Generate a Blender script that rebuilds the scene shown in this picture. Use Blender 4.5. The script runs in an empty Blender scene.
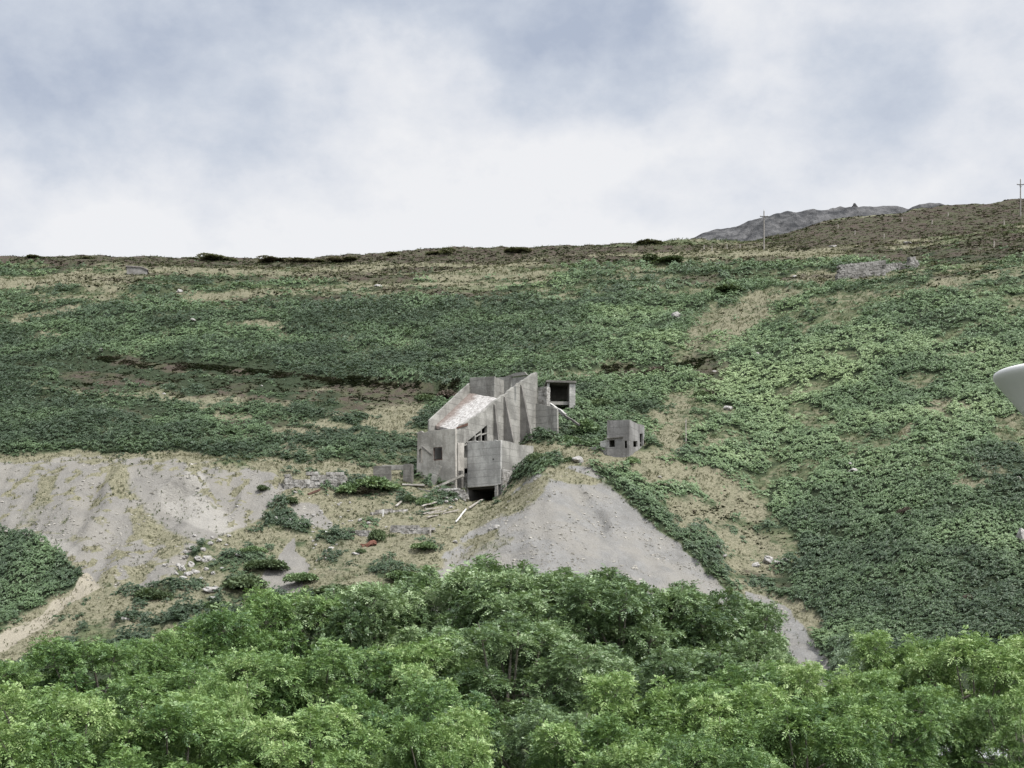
import bpy, bmesh, math, random
import numpy as np
from mathutils import Vector, noise as mnoise
from mathutils.geometry import tessellate_polygon
random.seed(7)
RNG = np.random.default_rng(11)
F = 1400.0; CX = 512.0; HY = 640.0          # focal length in pixels, optical column, eye-level row
scene = bpy.context.scene
C = scene.collection
PI = math.pi

# ------------------------------------------------------------------ helpers
def tag(o, label=None, cat=None, group=None, kind=None):
    if label: o['label'] = label
    if cat: o['category'] = cat
    if group: o['group'] = group
    if kind: o['kind'] = kind
    return o

def empty(name, loc, rz=0.0):
    o = bpy.data.objects.new(name, None); C.objects.link(o)
    o.location = loc; o.rotation_euler = (0, 0, rz); o.empty_display_size = 0.5
    return o

def link(name, me, mat=None, parent=None):
    o = bpy.data.objects.new(name, me); C.objects.link(o)
    if mat is not None and not me.materials: me.materials.append(mat)
    if parent is not None: o.parent = parent
    return o

def np_mesh(name, V, Fc, mat=None, tint=None, smooth=False):
    """V (n,3), Fc (m,k)"""
    me = bpy.data.meshes.new(name)
    n, (m, k) = len(V), Fc.shape
    me.vertices.add(n); me.vertices.foreach_set('co', np.ascontiguousarray(V, dtype=np.float32).ravel())
    me.loops.add(m*k); me.loops.foreach_set('vertex_index', np.ascontiguousarray(Fc, dtype=np.int32).ravel())
    me.polygons.add(m)
    me.polygons.foreach_set('loop_start', np.arange(0, m*k, k, dtype=np.int32))
    me.polygons.foreach_set('use_smooth', np.full(m, smooth, dtype=bool))
    me.update(calc_edges=True)
    if tint is not None:
        a = me.attributes.new('tint', 'FLOAT', 'FACE'); a.data.foreach_set('value', np.ascontiguousarray(tint, dtype=np.float32))
    if mat is not None: me.materials.append(mat)
    return me

def hash2(ix, iy, seed):
    h = (ix.astype(np.int64)*374761393 + iy.astype(np.int64)*668265263 + seed*1442695041) & 0xffffffff
    h = ((h ^ (h >> 13))*1274126177) & 0xffffffff
    h = (h ^ (h >> 16)) & 0xffffffff
    return h/4294967295.0

def vnoise(x, y, seed=0):
    x0 = np.floor(x); y0 = np.floor(y); fx = x-x0; fy = y-y0
    fx = fx*fx*(3-2*fx); fy = fy*fy*(3-2*fy)
    a = hash2(x0, y0, seed); b = hash2(x0+1, y0, seed); c = hash2(x0, y0+1, seed); d = hash2(x0+1, y0+1, seed)
    return (a*(1-fx)+b*fx)*(1-fy)+(c*(1-fx)+d*fx)*fy          # 0..1

def fbm(x, y, seed=0, octv=4, gain=0.5):
    s = 0; a = 1; t = 0
    for i in range(octv):
        s = s + a*vnoise(x*(2**i)+13.7*i, y*(2**i)-7.1*i, seed+i*17); t += a; a *= gain
    return s/t                                                  # 0..1

def sstep(e0, e1, x):
    t = np.clip((x-e0)/(e1-e0), 0, 1); return t*t*(3-2*t)

# ------------------------------------------------------------------ terrain profile
# per azimuth column: (distance, row) knots of the hillside
COLS = {
 -250: [(150,668),(165,630),(180,570),(192,515),(203,472),(214,476),(228,460),(300,378),(400,296),(470,262)],
 0:   [(150,655),(165,616),(180,556),(192,508),(202,465),(206,463),(216,474),(228,457),(300,375),(400,293),(470,258.5)],
 50:  [(150,652),(167,606),(183,541),(202,462),(206,459),(216,472),(228,455),(300,373),(400,291),(473,257)],
 100: [(150,650),(168,598),(185,528),(201,461),(205,456),(215,470),(228,454),(300,372),(400,290),(475,256.5)],
 165: [(150,655),(166,604),(178,562),(190,508),(201,457),(205,451),(215,470),(230,453),(300,369),(400,288),(475,257)],
 235: [(150,655),(168,602),(180,560),(193,512),(202,468),(206,461),(217,472),(232,452),(300,367),(400,288),(476,259)],
 340: [(150,650),(168,595),(182,552),(198,506),(210,474),(218,469),(232,446),(300,366),(400,288),(478,259)],
 400: [(150,650),(170,586),(185,543),(200,505),(211,484),(222,466),(236,440),(300,365),(400,286),(480,254)],
 440: [(150,645),(172,582),(188,535),(202,503),(209,488),(213,477),(222,466),(238,436),(300,363),(400,284),(480,252)],
 480: [(150,640),(172,580),(188,537),(200,518),(208,507),(218,478),(232,450),(250,412),(300,361),(400,282),(480,250.5)],
 500: [(150,638),(172,573),(188,528),(199,512),(208,503),(215,472),(226,450),(240,425),(300,358),(400,281),(480,250)],
 535: [(150,636),(170,572),(186,520),(198,484),(206,472),(213,457),(221,441),(232,424),(245,408),(300,354),(400,279),(480,249)],
 570: [(150,634),(165,592),(178,549),(190,506),(199,476),(208,465),(215,452),(224,443),(236,419),(247,405),(300,350),(400,277),(480,247.5)],
 600: [(150,636),(165,596),(178,555),(190,513),(200,480),(208,464),(215,456),(226,445),(238,422),(250,404),(300,348),(400,275),(480,246.5)],
 645: [(150,645),(168,592),(181,553),(196,504),(208,470),(216,452),(230,428),(248,402),(300,345),(400,272),(480,245)],
 690: [(150,652),(166,606),(180,565),(197,512),(214,464),(236,418),(258,388),(310,332),(400,268),(480,243)],
 760: [(150,665),(166,634),(182,585),(203,508),(226,444),(255,392),(300,330),(345,296),(400,268),(470,243),(500,240)],
 830: [(146,668),(164,625),(182,570),(203,492),(240,405),(290,324),(325,294),(340,288),(400,260),(470,236),(510,219)],
 920: [(142,662),(163,602),(195,498),(240,390),(285,313),(322,279),(336,278),(380,264),(440,242),(510,211)],
 1024:[(140,660),(160,600),(190,500),(235,386),(285,303),(316,268),(332,266),(390,246),(450,224),(512,203)],
 1300:[(135,665),(155,600),(185,495),(230,375),(280,290),(310,250),(330,245),(390,225),(450,200),(512,175)],
}
YT = np.arange(110., 1201., 1.0)
_px = sorted(COLS)
_zt = []
for p in _px:
    k = COLS[p]
    Ys = [110., 128.] + [a for a, b in k]
    Zs = [-9., -8.] + [(HY-b)/F*a for a, b in k]
    zl = Zs[-1]; yl = Ys[-1]
    Ys += [yl+25, yl+60, 1200]; Zs += [zl-1.5, zl-10, zl-60]
    _zt.append(np.interp(YT, Ys, Zs))
_zt = np.array(_zt)
PXT = np.arange(-250., 1301., 5.0)
TAB = np.array([np.interp(PXT, _px, _zt[:, j]) for j in range(len(YT))]).T      # (px, Y)
def gk(s):
    r = int(3*s)+1; k = np.exp(-0.5*(np.arange(-r, r+1)/s)**2); return k/k.sum()
def smooth_axis(A, s, axis):
    k = gk(s); r = len(k)//2
    P = np.pad(A, [(r, r) if i == axis else (0, 0) for i in range(2)], mode='edge')
    return np.apply_along_axis(lambda v: np.convolve(v, k, mode='valid'), axis, P)
TAB = smooth_axis(smooth_axis(TAB, 2.2, 0), 1.5, 1)

def ztab(px, Y):
    fx = np.clip((px-PXT[0])/5.0, 0, len(PXT)-1.001); fy = np.clip((Y-YT[0]), 0, len(YT)-1.001)
    i = fx.astype(int); j = fy.astype(int); fx = fx-i; fy = fy-j
    return (TAB[i, j]*(1-fx)+TAB[i+1, j]*fx)*(1-fy)+(TAB[i, j+1]*(1-fx)+TAB[i+1, j+1]*fx)*fy

# scarp of the old terrace track: row of the line against azimuth column
SC_X = [-250, 0, 70, 117, 156, 203, 273, 320, 400, 440, 560, 610, 650, 700, 740, 900]
SC_Y = [352, 352, 357, 364, 367, 368, 375, 384, 389, 392, 381, 370, 373, 366, 350, 300]
def scarp_dist(px):
    row = np.interp(px, SC_X, SC_Y)
    rows_ = np.arange(225., 460., 4.0)
    best = np.full(px.shape, 300.); err = np.full(px.shape, 1e9)
    for Yv in rows_:
        py = HY-F*ztab(px, np.full(px.shape, Yv))/Yv
        e = abs(py-row); m = e < err
        best[m] = Yv; err[m] = e[m]
    return best
_spx = np.arange(-250., 1301., 10.0)
_sY = np.convolve(np.pad(scarp_dist(_spx), 2, mode='edge'), np.ones(5)/5, mode='valid')

def zbase(X, Y):
    Yc = np.maximum(Y, 110.)
    px = CX+F*X/Yc
    z = ztab(px, Yc)
    # terrace scarp
    sy = np.interp(px, _spx, _sY)+3*(fbm(X/17, Y/17, 5)-0.5)
    amp = (.3+.9*sstep(.4, .6, fbm(X/22, Y*0, 29, 2)))*sstep(60, 160, px+60)*(1-sstep(700, 760, px))*(0.5+fbm(X/25, Y*0, 9))*sstep(225, 250, sy)
    d = Y-sy
    z = z + amp*(sstep(-1.0, 1.2, d)*(1-sstep(3, 26, d))-0.35*sstep(-14, -2, d)*(1-sstep(-2, 0, d)))
    # secondary old field banks
    for off, a2, sd in ((48, .8, 3), (88, 1.0, 4), (135, 1.0, 6)):
        d = Y-sy-off-14*(fbm(X/60, Y*0, sd)-.5)
        z = z + a2*(sstep(-1, 1, d)*(1-sstep(2, 20, d)))*(1-sstep(740, 820, px))
    return np.where(Y < 110, ztab(px, np.full_like(Yc, 110.)), z)

# ------------------------------------------------------------------ cover map (what grows or lies on each patch of ground)
def in_poly(px, py, poly, soft=6.0):
    """soft mask of a polygon"""
    x = np.asarray(px); y = np.asarray(py)
    inside = np.zeros(x.shape, bool); dmin = np.full(x.shape, 1e9)
    n = len(poly)
    for i in range(n):
        x0, y0 = poly[i]; x1, y1 = poly[(i+1) % n]
        c = ((y0 > y) != (y1 > y)) & (x < (x1-x0)*(y-y0)/((y1-y0) if y1 != y0 else 1e-9)+x0)
        inside ^= c
        L = (x1-x0)**2+(y1-y0)**2
        t = np.clip(((x-x0)*(x1-x0)+(y-y0)*(y1-y0))/max(L, 1e-9), 0, 1)
        dmin = np.minimum(dmin, np.hypot(x-x0-t*(x1-x0), y-y0-t*(y1-y0)))
    s = np.where(inside, dmin, -dmin)
    return sstep(-soft, soft, s)

def ell(px, py, cx, cy, rx, ry, ang=0):
    a = math.radians(ang); dx = px-cx; dy = py-cy
    u = (dx*math.cos(a)+dy*math.sin(a))/rx; v = (-dx*math.sin(a)+dy*math.cos(a))/ry
    return 1-sstep(0.6, 1.25, np.hypot(u, v))

SPOIL_R = [(548,473),(572,470),(602,481),(632,505),(662,530),(694,562),(728,594),(735,640),(420,650),(415,600),(432,562),(470,530),(500,512),(512,498),(524,486)]
SPOIL_L = [(-260,462),(0,462),(60,459),(120,458),(180,458),(230,463),(275,472),(292,488),(268,512),(238,530),(214,540),(196,552),(176,572),(140,590),(100,588),(80,572),(40,548),(0,530),(-260,500)]
SCREE2 = [(745,592),(775,600),(800,625),(822,655),(830,690),(800,690),(785,650),(760,622),(740,605)]
SCREE3 = [(284,532),(292,548),(303,556),(303,572),(286,590),(262,588),(262,572),(276,562),(280,548)]
# (field, cx, cy, rx, ry, angle, value)
STROKES = [
 ('h',160,380,180,10,5,.75),('h',380,396,70,8,-3,.7),('h',60,372,60,6,3,.6),('h',30,408,40,6,0,.5),('h',250,425,50,5,4,.55),('h',500,380,40,6,0,.5),('t',170,398,120,4,4,.6),('t',100,378,50,3,4,.5),
 ('t',200,372,60,3,4,.6),('t',130,384,50,3,3,.6),('t',340,392,60,4,3,.8),('t',250,402,70,4,4,.7),('t',60,392,40,3,2,.5),('t',390,392,40,4,0,.8),('t',470,366,40,3,0,.5),('t',80,300,60,3,-4,.6),('t',340,290,80,3,-2,.6),('t',240,312,50,2.5,-3,.5),('t',470,278,80,3,-2,.7),('t',620,272,40,3,0,.6),('t',560,300,50,2.5,-6,.4),
 ('h',180,366,120,5,4,.9),('h',340,386,90,5,5,.9),('h',330,372,60,4,8,.7),('h',80,386,60,6,4,.8),('h',220,388,80,5,4,.8),('h',120,415,60,6,4,.6),('h',340,410,40,6,0,.7),('h',300,300,120,4,-2,.6),('h',470,296,80,4,0,.6),('h',100,322,80,3,-4,.5),('h',600,262,70,5,0,.7),('h',690,282,40,5,0,.5),
 ('t',480,508,40,10,-5,.95),('t',500,497,24,10,-20,.9),
 # dry grass openings in the bracken : reduces 'br', raises 'tan'
 ('t',60,282,75,6,-3,1),('t',200,272,90,4,-2,.7),('t',430,268,110,6,-2,.9),('t',330,262,70,4,0,.7),('t',540,262,80,5,-3,.75),
 ('t',120,262,60,3,0,.5),('t',225,298,60,5,-6,.7),('t',55,338,22,4,-3,1),('t',55,314,42,4,-12,.8),('t',22,322,22,3,-14,.6),
 ('t',272,328,22,5,4,1),('t',290,338,12,3,0,.8),('t',172,330,14,3,0,.5),('t',150,276,35,5,-15,.6),('t',470,290,30,4,0,.4),('t',580,292,20,4,-8,.3),
 ('t',240,418,20,4,5,.7),('t',297,437,32,6,3,1),('t',330,428,18,5,0,.8),('t',392,418,34,16,-12,1),('t',350,412,30,8,-15,.7),
 ('t',410,436,30,10,0,.7),('t',380,400,50,8,-4,.6),('t',200,405,40,6,6,.45),('t',110,392,50,6,4,.4),('t',320,398,40,5,0,.5),
 ('t',300,452,30,6,5,.6),('t',180,290,12,3,0,.5),('t',60,460,90,5,0,1),('t',200,458,90,4,2,1),('t',290,470,40,6,5,.9),('t',360,470,60,10,0,.8),
 ('t',640,252,60,5,-4,.9),('t',720,250,70,6,-3,1),('t',790,256,70,7,-3,1),('t',870,246,75,6,-2,1),('t',770,300,38,12,-14,.6),('t',718,332,42,24,-30,.6),
 ('t',745,315,40,14,-30,.7),('t',690,318,24,8,10,.4),('t',655,300,16,6,0,.3),('t',705,385,42,16,-35,.55),('t',820,278,26,6,0,.8),('t',945,283,20,8,20,.8),
 ('t',672,420,34,12,-38,.55),('t',958,355,20,3.5,0,1),('t',932,412,18,6,0,.9),('t',955,405,22,5,10,.7),('t',908,432,9,7,60,.9),('t',885,352,18,4,0,.3),
 ('t',930,448,14,3,0,.8),('t',990,470,18,8,20,.5),('t',975,488,20,6,0,.7),('t',1010,425,16,8,0,.5),
 ('t',575,378,24,4,-8,.8),('t',590,398,30,5,-20,.5),('t',625,392,20,4,-8,.6),('t',650,405,12,4,0,.6),('t',546,420,26,18,0,.7),('t',560,452,46,8,-4,.9),('t',600,462,50,9,6,.9),
 ('t',560,465,50,12,0,1),('t',640,455,30,6,0,.7),('t',660,470,40,14,20,.8),('t',672,440,16,16,0,.8),('t',700,478,36,14,10,.85),('t',735,505,40,16,25,.85),
 ('t',700,520,44,16,35,.75),('t',745,545,40,16,20,.75),('t',760,572,34,9,10,.8),('t',770,600,44,9,25,.9),('t',800,622,26,9,30,.9),('t',720,445,30,10,-10,.5),
 ('t',790,470,20,6,0,.4),('t',520,500,34,14,-35,.95),('t',470,530,40,8,-30,.9),('t',640,340,40,6,-10,.2),
 ('t',390,510,90,26,5,.8),('t',330,500,60,26,10,.8),('t',420,545,80,22,0,.8),('t',320,560,70,24,10,.6),('t',350,590,60,14,0,.6),('t',250,545,40,14,-15,.7),
 ('t',230,520,30,14,-40,.7),('t',170,600,70,16,-20,.8),('t',120,600,50,12,-30,.9),('t',50,625,90,16,-30,1),('t',20,650,60,16,-20,1),
 # clear bracken again
 ('b',40,555,56,34,20,1),('b',30,595,60,20,-15,1),('b',0,560,50,40,0,1),('b',140,592,46,9,-10,.45),('b',210,598,60,14,10,.6),('b',285,600,50,12,0,.55),
 ('b',250,570,32,14,0,.5),('b',300,545,16,10,0,.4),('b',380,492,42,13,8,.45),('b',430,500,22,9,0,.5),('b',330,492,18,10,0,.4),('b',415,575,44,9,0,.6),('b',360,560,34,9,0,.35),
 ('b',590,430,28,18,10,.95),('b',600,405,40,12,0,.9),('b',650,390,40,14,-10,.95),('b',645,402,26,9,0,.9),('b',620,462,14,6,-20,.4),('b',545,466,10,7,0,.8),('b',528,472,16,12,-40,.8),
 ('b',690,500,26,7,20,.5),('b',720,530,30,8,20,.5),('b',680,455,22,6,0,.4),('b',760,590,30,5,15,.5),
 # heather and dark scrub
 ('h',340,255,420,7,-1,.85),('h',60,259,120,5,0,.8),('h',240,264,140,5,0,.6),('h',130,266,60,4,0,.4),('h',300,257,60,4,0,.7),('h',470,256,120,5,-1,.8),('h',610,252,80,3,-2,.6),('h',380,280,60,4,0,.6),('h',430,292,50,5,3,.5),
 ('h',200,280,140,5,0,.45),('h',340,276,60,4,0,.5),('h',290,380,140,7,6,.75),('h',130,372,90,7,6,.8),('h',400,392,60,6,2,.9),('h',100,405,80,9,4,.55),('h',370,404,60,9,-4,.45),
 ('h',230,395,90,8,4,.55),('h',450,395,30,8,0,.8),('h',640,372,60,5,-6,.8),('h',710,368,24,9,20,.6),('h',700,355,20,8,30,.4),
 ('h',900,228,130,14,-6,1),('h',980,214,90,16,-4,1),('h',830,238,50,8,-12,.8),('h',935,257,90,7,0,.9),('h',1010,245,50,12,0,.7),('h',760,272,60,9,6,.35),('h',765,262,50,6,0,.5),
 ('h',745,520,60,20,20,.3),('h',780,585,50,12,15,.45),('h',860,510,30,8,0,.25),('h',690,510,30,8,0,.25),('h',960,600,10,5,0,.6),('h',300,495,14,8,0,.3),
]
def cover(px, py, X, Y):
    """returns dict of fields"""
    w1 = fbm(X/9, Y/9, 21, 4)-.5; w2 = fbm(X/9, Y/9, 41, 4)-.5
    sc = np.clip(Y/230, .7, 1)
    qx = px+w1*34/sc*np.where(py < 300, 1.6, 1); qy = py+w2*np.where(py < 330, 8, np.where(py < 470, 13, 18))
    pn = fbm(X/7, Y/7, 51, 4); pn2 = fbm(X/3.2, Y/3.2, 52, 3); spur = sstep(600, 720, px)*sstep(640, 480, py)
    open_ = sstep(.54, .66, pn+.03*spur)*(1-.8*sstep(440, 520, py)*sstep(780, 830, px)); vn = .62+.7*fbm(X/2.6, Y/2.6, 53, 3)
    br = .97-(.42+.24*spur)*open_; tan = .16+.24*open_; he = np.full(px.shape, .0)
    up = sstep(312, 285, qy+8*(pn-.5))*np.where(qx > 560, np.where(qx < 790, .35, .7), 1.)
    streak = sstep(.44, .58, fbm(X/30, Y/7, 57, 4))
    br = br*(1-up*(.25+.6*streak)); tan = tan+up*.45*streak
    br = br*(1-.95*sstep(272, 252, qy+np.interp(qx, [0, 690, 760, 1024], [0, 0, 8, 20])))
    he = he + .62*sstep(322, 262, qy)*(1-.6*streak)*sstep(.42, .58, fbm(X/18, Y/8, 58, 4)); br = br*(1-.35*sstep(330, 270, qy)*sstep(.45, .6, fbm(X/14, Y/7, 59, 3)))
    br = np.clip(br, 0, 1)
    rz = np.maximum(in_poly(qx, qy, [(90,605),(200,535),(245,515),(285,478),(430,478),(450,560),(420,650),(80,650)], 8), .5*in_poly(qx, qy, [(600,470),(650,452),(720,470),(790,530),(810,600),(760,610),(700,560)], 14))
    br = br*(1-rz)+rz*(.08+.72*sstep(.50, .62, pn2)); tan = tan*(1-rz)+rz*(.2+.5*fbm(X/5, Y/5, 55, 3))
    for f, cx, cy, rx, ry, an, v in STROKES:
        m = ell(qx, qy, cx, cy, rx, ry, an)
        if f == 't':
            tan = tan+(v*vn-tan)*m*np.where(v*vn > tan, 1, 0); br = br*(1-m*v*(1-.45*sstep(.54, .66, pn2)))
        elif f == 'b':
            v = v if v > .85 else v*(.40+1.05*pn2)
            br = br+(v-br)*m*np.where(v > br, 1, 0); tan = tan*(1-.45*m*v)
        else:
            he = he+(v-he)*m*np.where(v > he, 1, 0)
    px2 = px+w1*26+10*(pn2-.5); py2 = py+w2*16+6*(pn2-.5)
    s = np.maximum(in_poly(px2, py2, SPOIL_R, 5), in_poly(px2, py2, SPOIL_L, 5))
    s = np.maximum(s, .9*in_poly(px2, py2, SCREE2, 4)); s = np.maximum(s, in_poly(px2, py2, SCREE3, 3))
    s = np.maximum(s, .7*ell(qx, qy, 310, 515, 22, 12, 20))
    sd_ = Y-np.interp(px, _spx, _sY)-3*(fbm(X/17, Y/17, 5)-0.5); scf = sstep(-4, -1, sd_)*(1-sstep(1.5, 4, sd_))*sstep(40, 120, px)*(1-sstep(700, 740, px))
    he = np.maximum(he, .42*scf*sstep(.45, .62, pn2)*(.4+.6*sstep(.4, .55, pn))); br = br*(1-.25*scf)
    pth = in_poly(px2, py2, [(-200,660),(0,636),(40,622),(75,600),(86,574),(92,574),(104,590),(86,606),(50,626),(0,652),(-200,690)], 4)
    br = br*(1-s)*(1-pth); he = he*(1-s)*(1-pth)
    # patchy dry grass on the left heap's shoulders
    g = np.maximum(.8*sstep(.5, .64, fbm(X/5.5+3, Y/9, 77, 4)), sstep(.54, .62, fbm(X/1.3, Y/1.0, 79, 3)))*in_poly(px, py, SPOIL_L, 8)*(1.1-.8*ell(px, py, 180, 508, 60, 26, 35)-.4*ell(px, py, 60, 530, 70, 28, 0))
    g = np.maximum(g, .9*ell(qx, qy, 522, 494, 34, 12, -38)*in_poly(px, py, SPOIL_R, 2))
    g = np.maximum(g, .95*ell(qx, qy, 572, 477, 40, 10, 4)*in_poly(px, py, SPOIL_R, 2))
    g = np.maximum(g, .8*sstep(.5, .6, fbm(X/4, Y/4, 83, 3))*(ell(px, py, 570, 534, 60, 9, 10)+ell(px, py, 500, 520, 44, 12, -35)+.8*ell(px, py, 490, 548, 60, 12, -10)).clip(0, 1))
    g = np.clip(g, 0, 1)
    fan = np.maximum(ell(qx, qy, 205, 512, 50, 18, 28), np.maximum(.8*ell(qx, qy, 205, 480, 10, 24, -25), .7*ell(qx, qy, 40, 545, 40, 12, 20)))*s
    return dict(fan=fan, br=np.clip(br, 0, 1), tan=np.clip(tan, 0, 1), he=np.clip(he, 0, 1), sc=np.clip(s*(1-.8*g), 0, 1), g=g*s, path=pth)

SA0, CA0 = math.sin(math.radians(35)), math.cos(math.radians(35))
PITZ = (HY-504)/F*208
def zfull(X, Y, want=False):
    X = np.asarray(X, float); Y = np.asarray(Y, float)
    z = zbase(X, Y)
    Ym = np.maximum(Y, 110.)
    px = CX+F*X/Ym; py = HY-F*z/Ym
    sp = np.maximum(in_poly(px, py, SPOIL_R, 10), in_poly(px, py, SPOIL_L, 10))
    far = sstep(128, 150, Y)
    rough = 1-.85*sp
    n = 2.4*(fbm(X/30, Y/30, 1, 3)-.5)+1.2*rough*(fbm(X/7, Y/7, 2, 3)-.5)+.5*rough*(fbm(X/2.0, Y/2.0, 3, 3)-.5)
    near_b = np.exp(-(((X+1)/15)**2+((Y-216)/13)**2))
    n = n*(1-.8*near_b)
    gul = np.abs(fbm(X/7.0+.25*fbm(X/9, Y/9, 19, 2), Y/46, 18, 3)-.5)*2
    z = z-1.8*ell(px, py, 178, 487, 17, 6, -8)+.9*ell(px, py, 180, 479, 20, 4, -8)-.8*ell(px, py, 90, 500, 14, 22, 20)-.9*ell(px, py, 225, 500, 12, 20, 25)-1.0*ell(px, py, 590, 510, 9, 26, -40)
    n = n + sp*(2.3*(gul-.3)*sstep(.0, .3, sp))
    n = n + sp*(.5*(fbm(X/3.5+Y/30, Y/14, 8, 4)-.5)+.30*(fbm(X/1.4, Y/2.2, 12, 3)-.5))
    # knobbly banks on the skyline
    sky = np.interp(px, [0, 690, 830, 1024], [474, 478, 506, 508])
    n = n + 1.1*(fbm(X/10, Y/14, 31, 3)-.42).clip(0)*2.2*np.exp(-((Y-sky)/9)**2)
    z = z+n*far
    # the level floor under the ore bin and the cut leading to its mouth
    dx = X-(500.6-CX)/F*208; dy = Y-208.0; a_ = dx*SA0+dy*CA0; b_ = dx*CA0-dy*SA0
    pit = sstep(-5.5, -2.0, a_)*(1-sstep(5.9, 6.2, a_))*sstep(-6.6, -5.9, b_)*(1-sstep(-.45, .1, b_))
    z = np.where(pit > 0, z+(np.minimum(z, PITZ)-z)*pit, z)
    # the bank near the camera
    z = np.where(Y < 110, z+(-2+9-0.0)*(1-sstep(11, 24, Y)), z)
    return z

def cells(x, y, seed):
    """rounded domes with creases between them, 0..1"""
    ix = np.floor(x); iy = np.floor(y); best = np.full(x.shape, 9.)
    for i in (-1, 0, 1):
        for j in (-1, 0, 1):
            cx_ = ix+i; cy_ = iy+j
            jx = hash2(cx_, cy_, seed); jy = hash2(cx_, cy_, seed+7); hh = hash2(cx_, cy_, seed+13)
            best = np.minimum(best, ((cx_+jx-x)**2+(cy_+jy-y)**2)*(1.0+.5*hh)+.25*hh)
    return np.clip(1-best*1.15, 0, 1)
def canopy(X, Y, br):
    """height of the bracken above the soil"""
    f_ = np.interp(Y, [150, 215, 300, 400, 480], [1.0, 1.05, 1.35, 1.7, 1.9])
    wx = X+.9*(vnoise(X/1.7, Y/1.7, 201)-.5); wy = Y+.9*(vnoise(X/1.7+50, Y/1.7, 202)-.5)
    c1 = cells(wx/2.9, wy/1.9, 211)*f_; c2 = cells(wx/1.3, wy/1.0, 212)
    big = fbm(X/9, Y/8, 214, 3)
    cov_ = sstep(.15, .85, br+.5*(vnoise(X/2.2, Y/2.2, 215)-.5))
    return cov_*(.1+(1.75*c1**.8+.26*c2)*(.5+.9*big))

def stand(p, f=.6):
    X = np.array([p.x]); Y = np.array([p.y]); px = CX+F*X/Y; py = HY-F*p.z/Y
    c = cover(px, py, X, Y); return Vector((p.x, p.y, p.z+f*float(canopy(X, Y, c['br']*(1-.8*c['he']))[0])))

def P(px, py, Y):
    return Vector(((px-CX)/F*Y, Y, (HY-py)/F*Y))
def ground_at(px, Y, dz=0.0):
    X = (px-CX)/F*Y
    return Vector((X, Y, float(zfull(np.array([X]), np.array([Y]))[0])+dz))
def ground_hit(px, py, y0=140., y1=520., dz=0.0):
    """first point of the hillside met by the sight line through a photo position"""
    Y = np.arange(y0, y1, .5); X = (px-CX)/F*Y
    z = zfull(X, Y); r = HY-F*z/Y
    k = np.argmax(r <= py) if (r <= py).any() else len(Y)-1
    return Vector((X[k], Y[k], z[k]+dz))

# ------------------------------------------------------------------ materials
def newmat(name):
    m = bpy.data.materials.new(name); m.use_nodes = True
    nt = m.node_tree; nt.nodes.clear()
    out = nt.nodes.new('ShaderNodeOutputMaterial'); b = nt.nodes.new('ShaderNodeBsdfPrincipled')
    nt.links.new(b.outputs[0], out.inputs[0])
    return m, nt, b
class NT:
    def __init__(s, nt): s.nt = nt; s.N = nt.nodes; s.L = nt.links
    def n(s, t, **kw):
        x = s.N.new(t)
        for k, v in kw.items(): setattr(x, k, v)
        return x
    def set(s, sock, v):
        if isinstance(v, bpy.types.NodeSocket): s.L.new(v, sock)
        elif isinstance(v, tuple) and len(v) == 3 and sock.type == 'RGBA': sock.default_value = (*v, 1)
        else: sock.default_value = v
    def mix(s, f, a, b, mode='MIX'):
        m = s.n('ShaderNodeMix', data_type='RGBA', blend_type=mode)
        s.set(m.inputs[0], f); s.set(m.inputs[6], a); s.set(m.inputs[7], b); return m.outputs[2]
    def math(s, op, a, b=0.0, c=0.0):
        m = s.n('ShaderNodeMath', operation=op); s.set(m.inputs[0], a); s.set(m.inputs[1], b)
        if op in ('MULTIPLY_ADD', 'SMOOTH_MIN', 'SMOOTH_MAX', 'WRAP'): s.set(m.inputs[2], c)
        return m.outputs[0]
    def ramp(s, v, a, b, lo=0.0, hi=1.0, smooth=True):
        m = s.n('ShaderNodeMapRange'); m.interpolation_type = 'SMOOTHSTEP' if smooth else 'LINEAR'
        s.set(m.inputs[0], v); s.set(m.inputs[1], a); s.set(m.inputs[2], b); s.set(m.inputs[3], lo); s.set(m.inputs[4], hi); return m.outputs[0]
    def noise(s, vec, scale, detail=4, rough=.55, dim=None):
        m = s.n('ShaderNodeTexNoise'); m.inputs['Scale'].default_value = scale; m.inputs['Detail'].default_value = detail; m.inputs['Roughness'].default_value = rough
        if vec is not None: s.L.new(vec, m.inputs['Vector'])
        return m.outputs[0]
    def mapping(s, vec, scale=(1, 1, 1), rot=(0, 0, 0), loc=(0, 0, 0)):
        m = s.n('ShaderNodeMapping'); m.inputs['Scale'].default_value = scale; m.inputs['Rotation'].default_value = rot; m.inputs['Location'].default_value = loc
        s.L.new(vec, m.inputs['Vector']); return m.outputs[0]
    def attr(s, name, out='Fac'):
        m = s.n('ShaderNodeAttribute', attribute_name=name); return m.outputs[out]
    def pos(s): return s.n('ShaderNodeNewGeometry').outputs['Position']
    def obj(s): return s.n('ShaderNodeTexCoord').outputs['Object']
    def bump(s, h, strength, dist, normal_in):
        m = s.n('ShaderNodeBump'); m.inputs['Strength'].default_value = strength; m.inputs['Distance'].default_value = dist
        s.L.new(h, m.inputs['Height']); s.L.new(m.outputs[0], normal_in)

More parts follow.
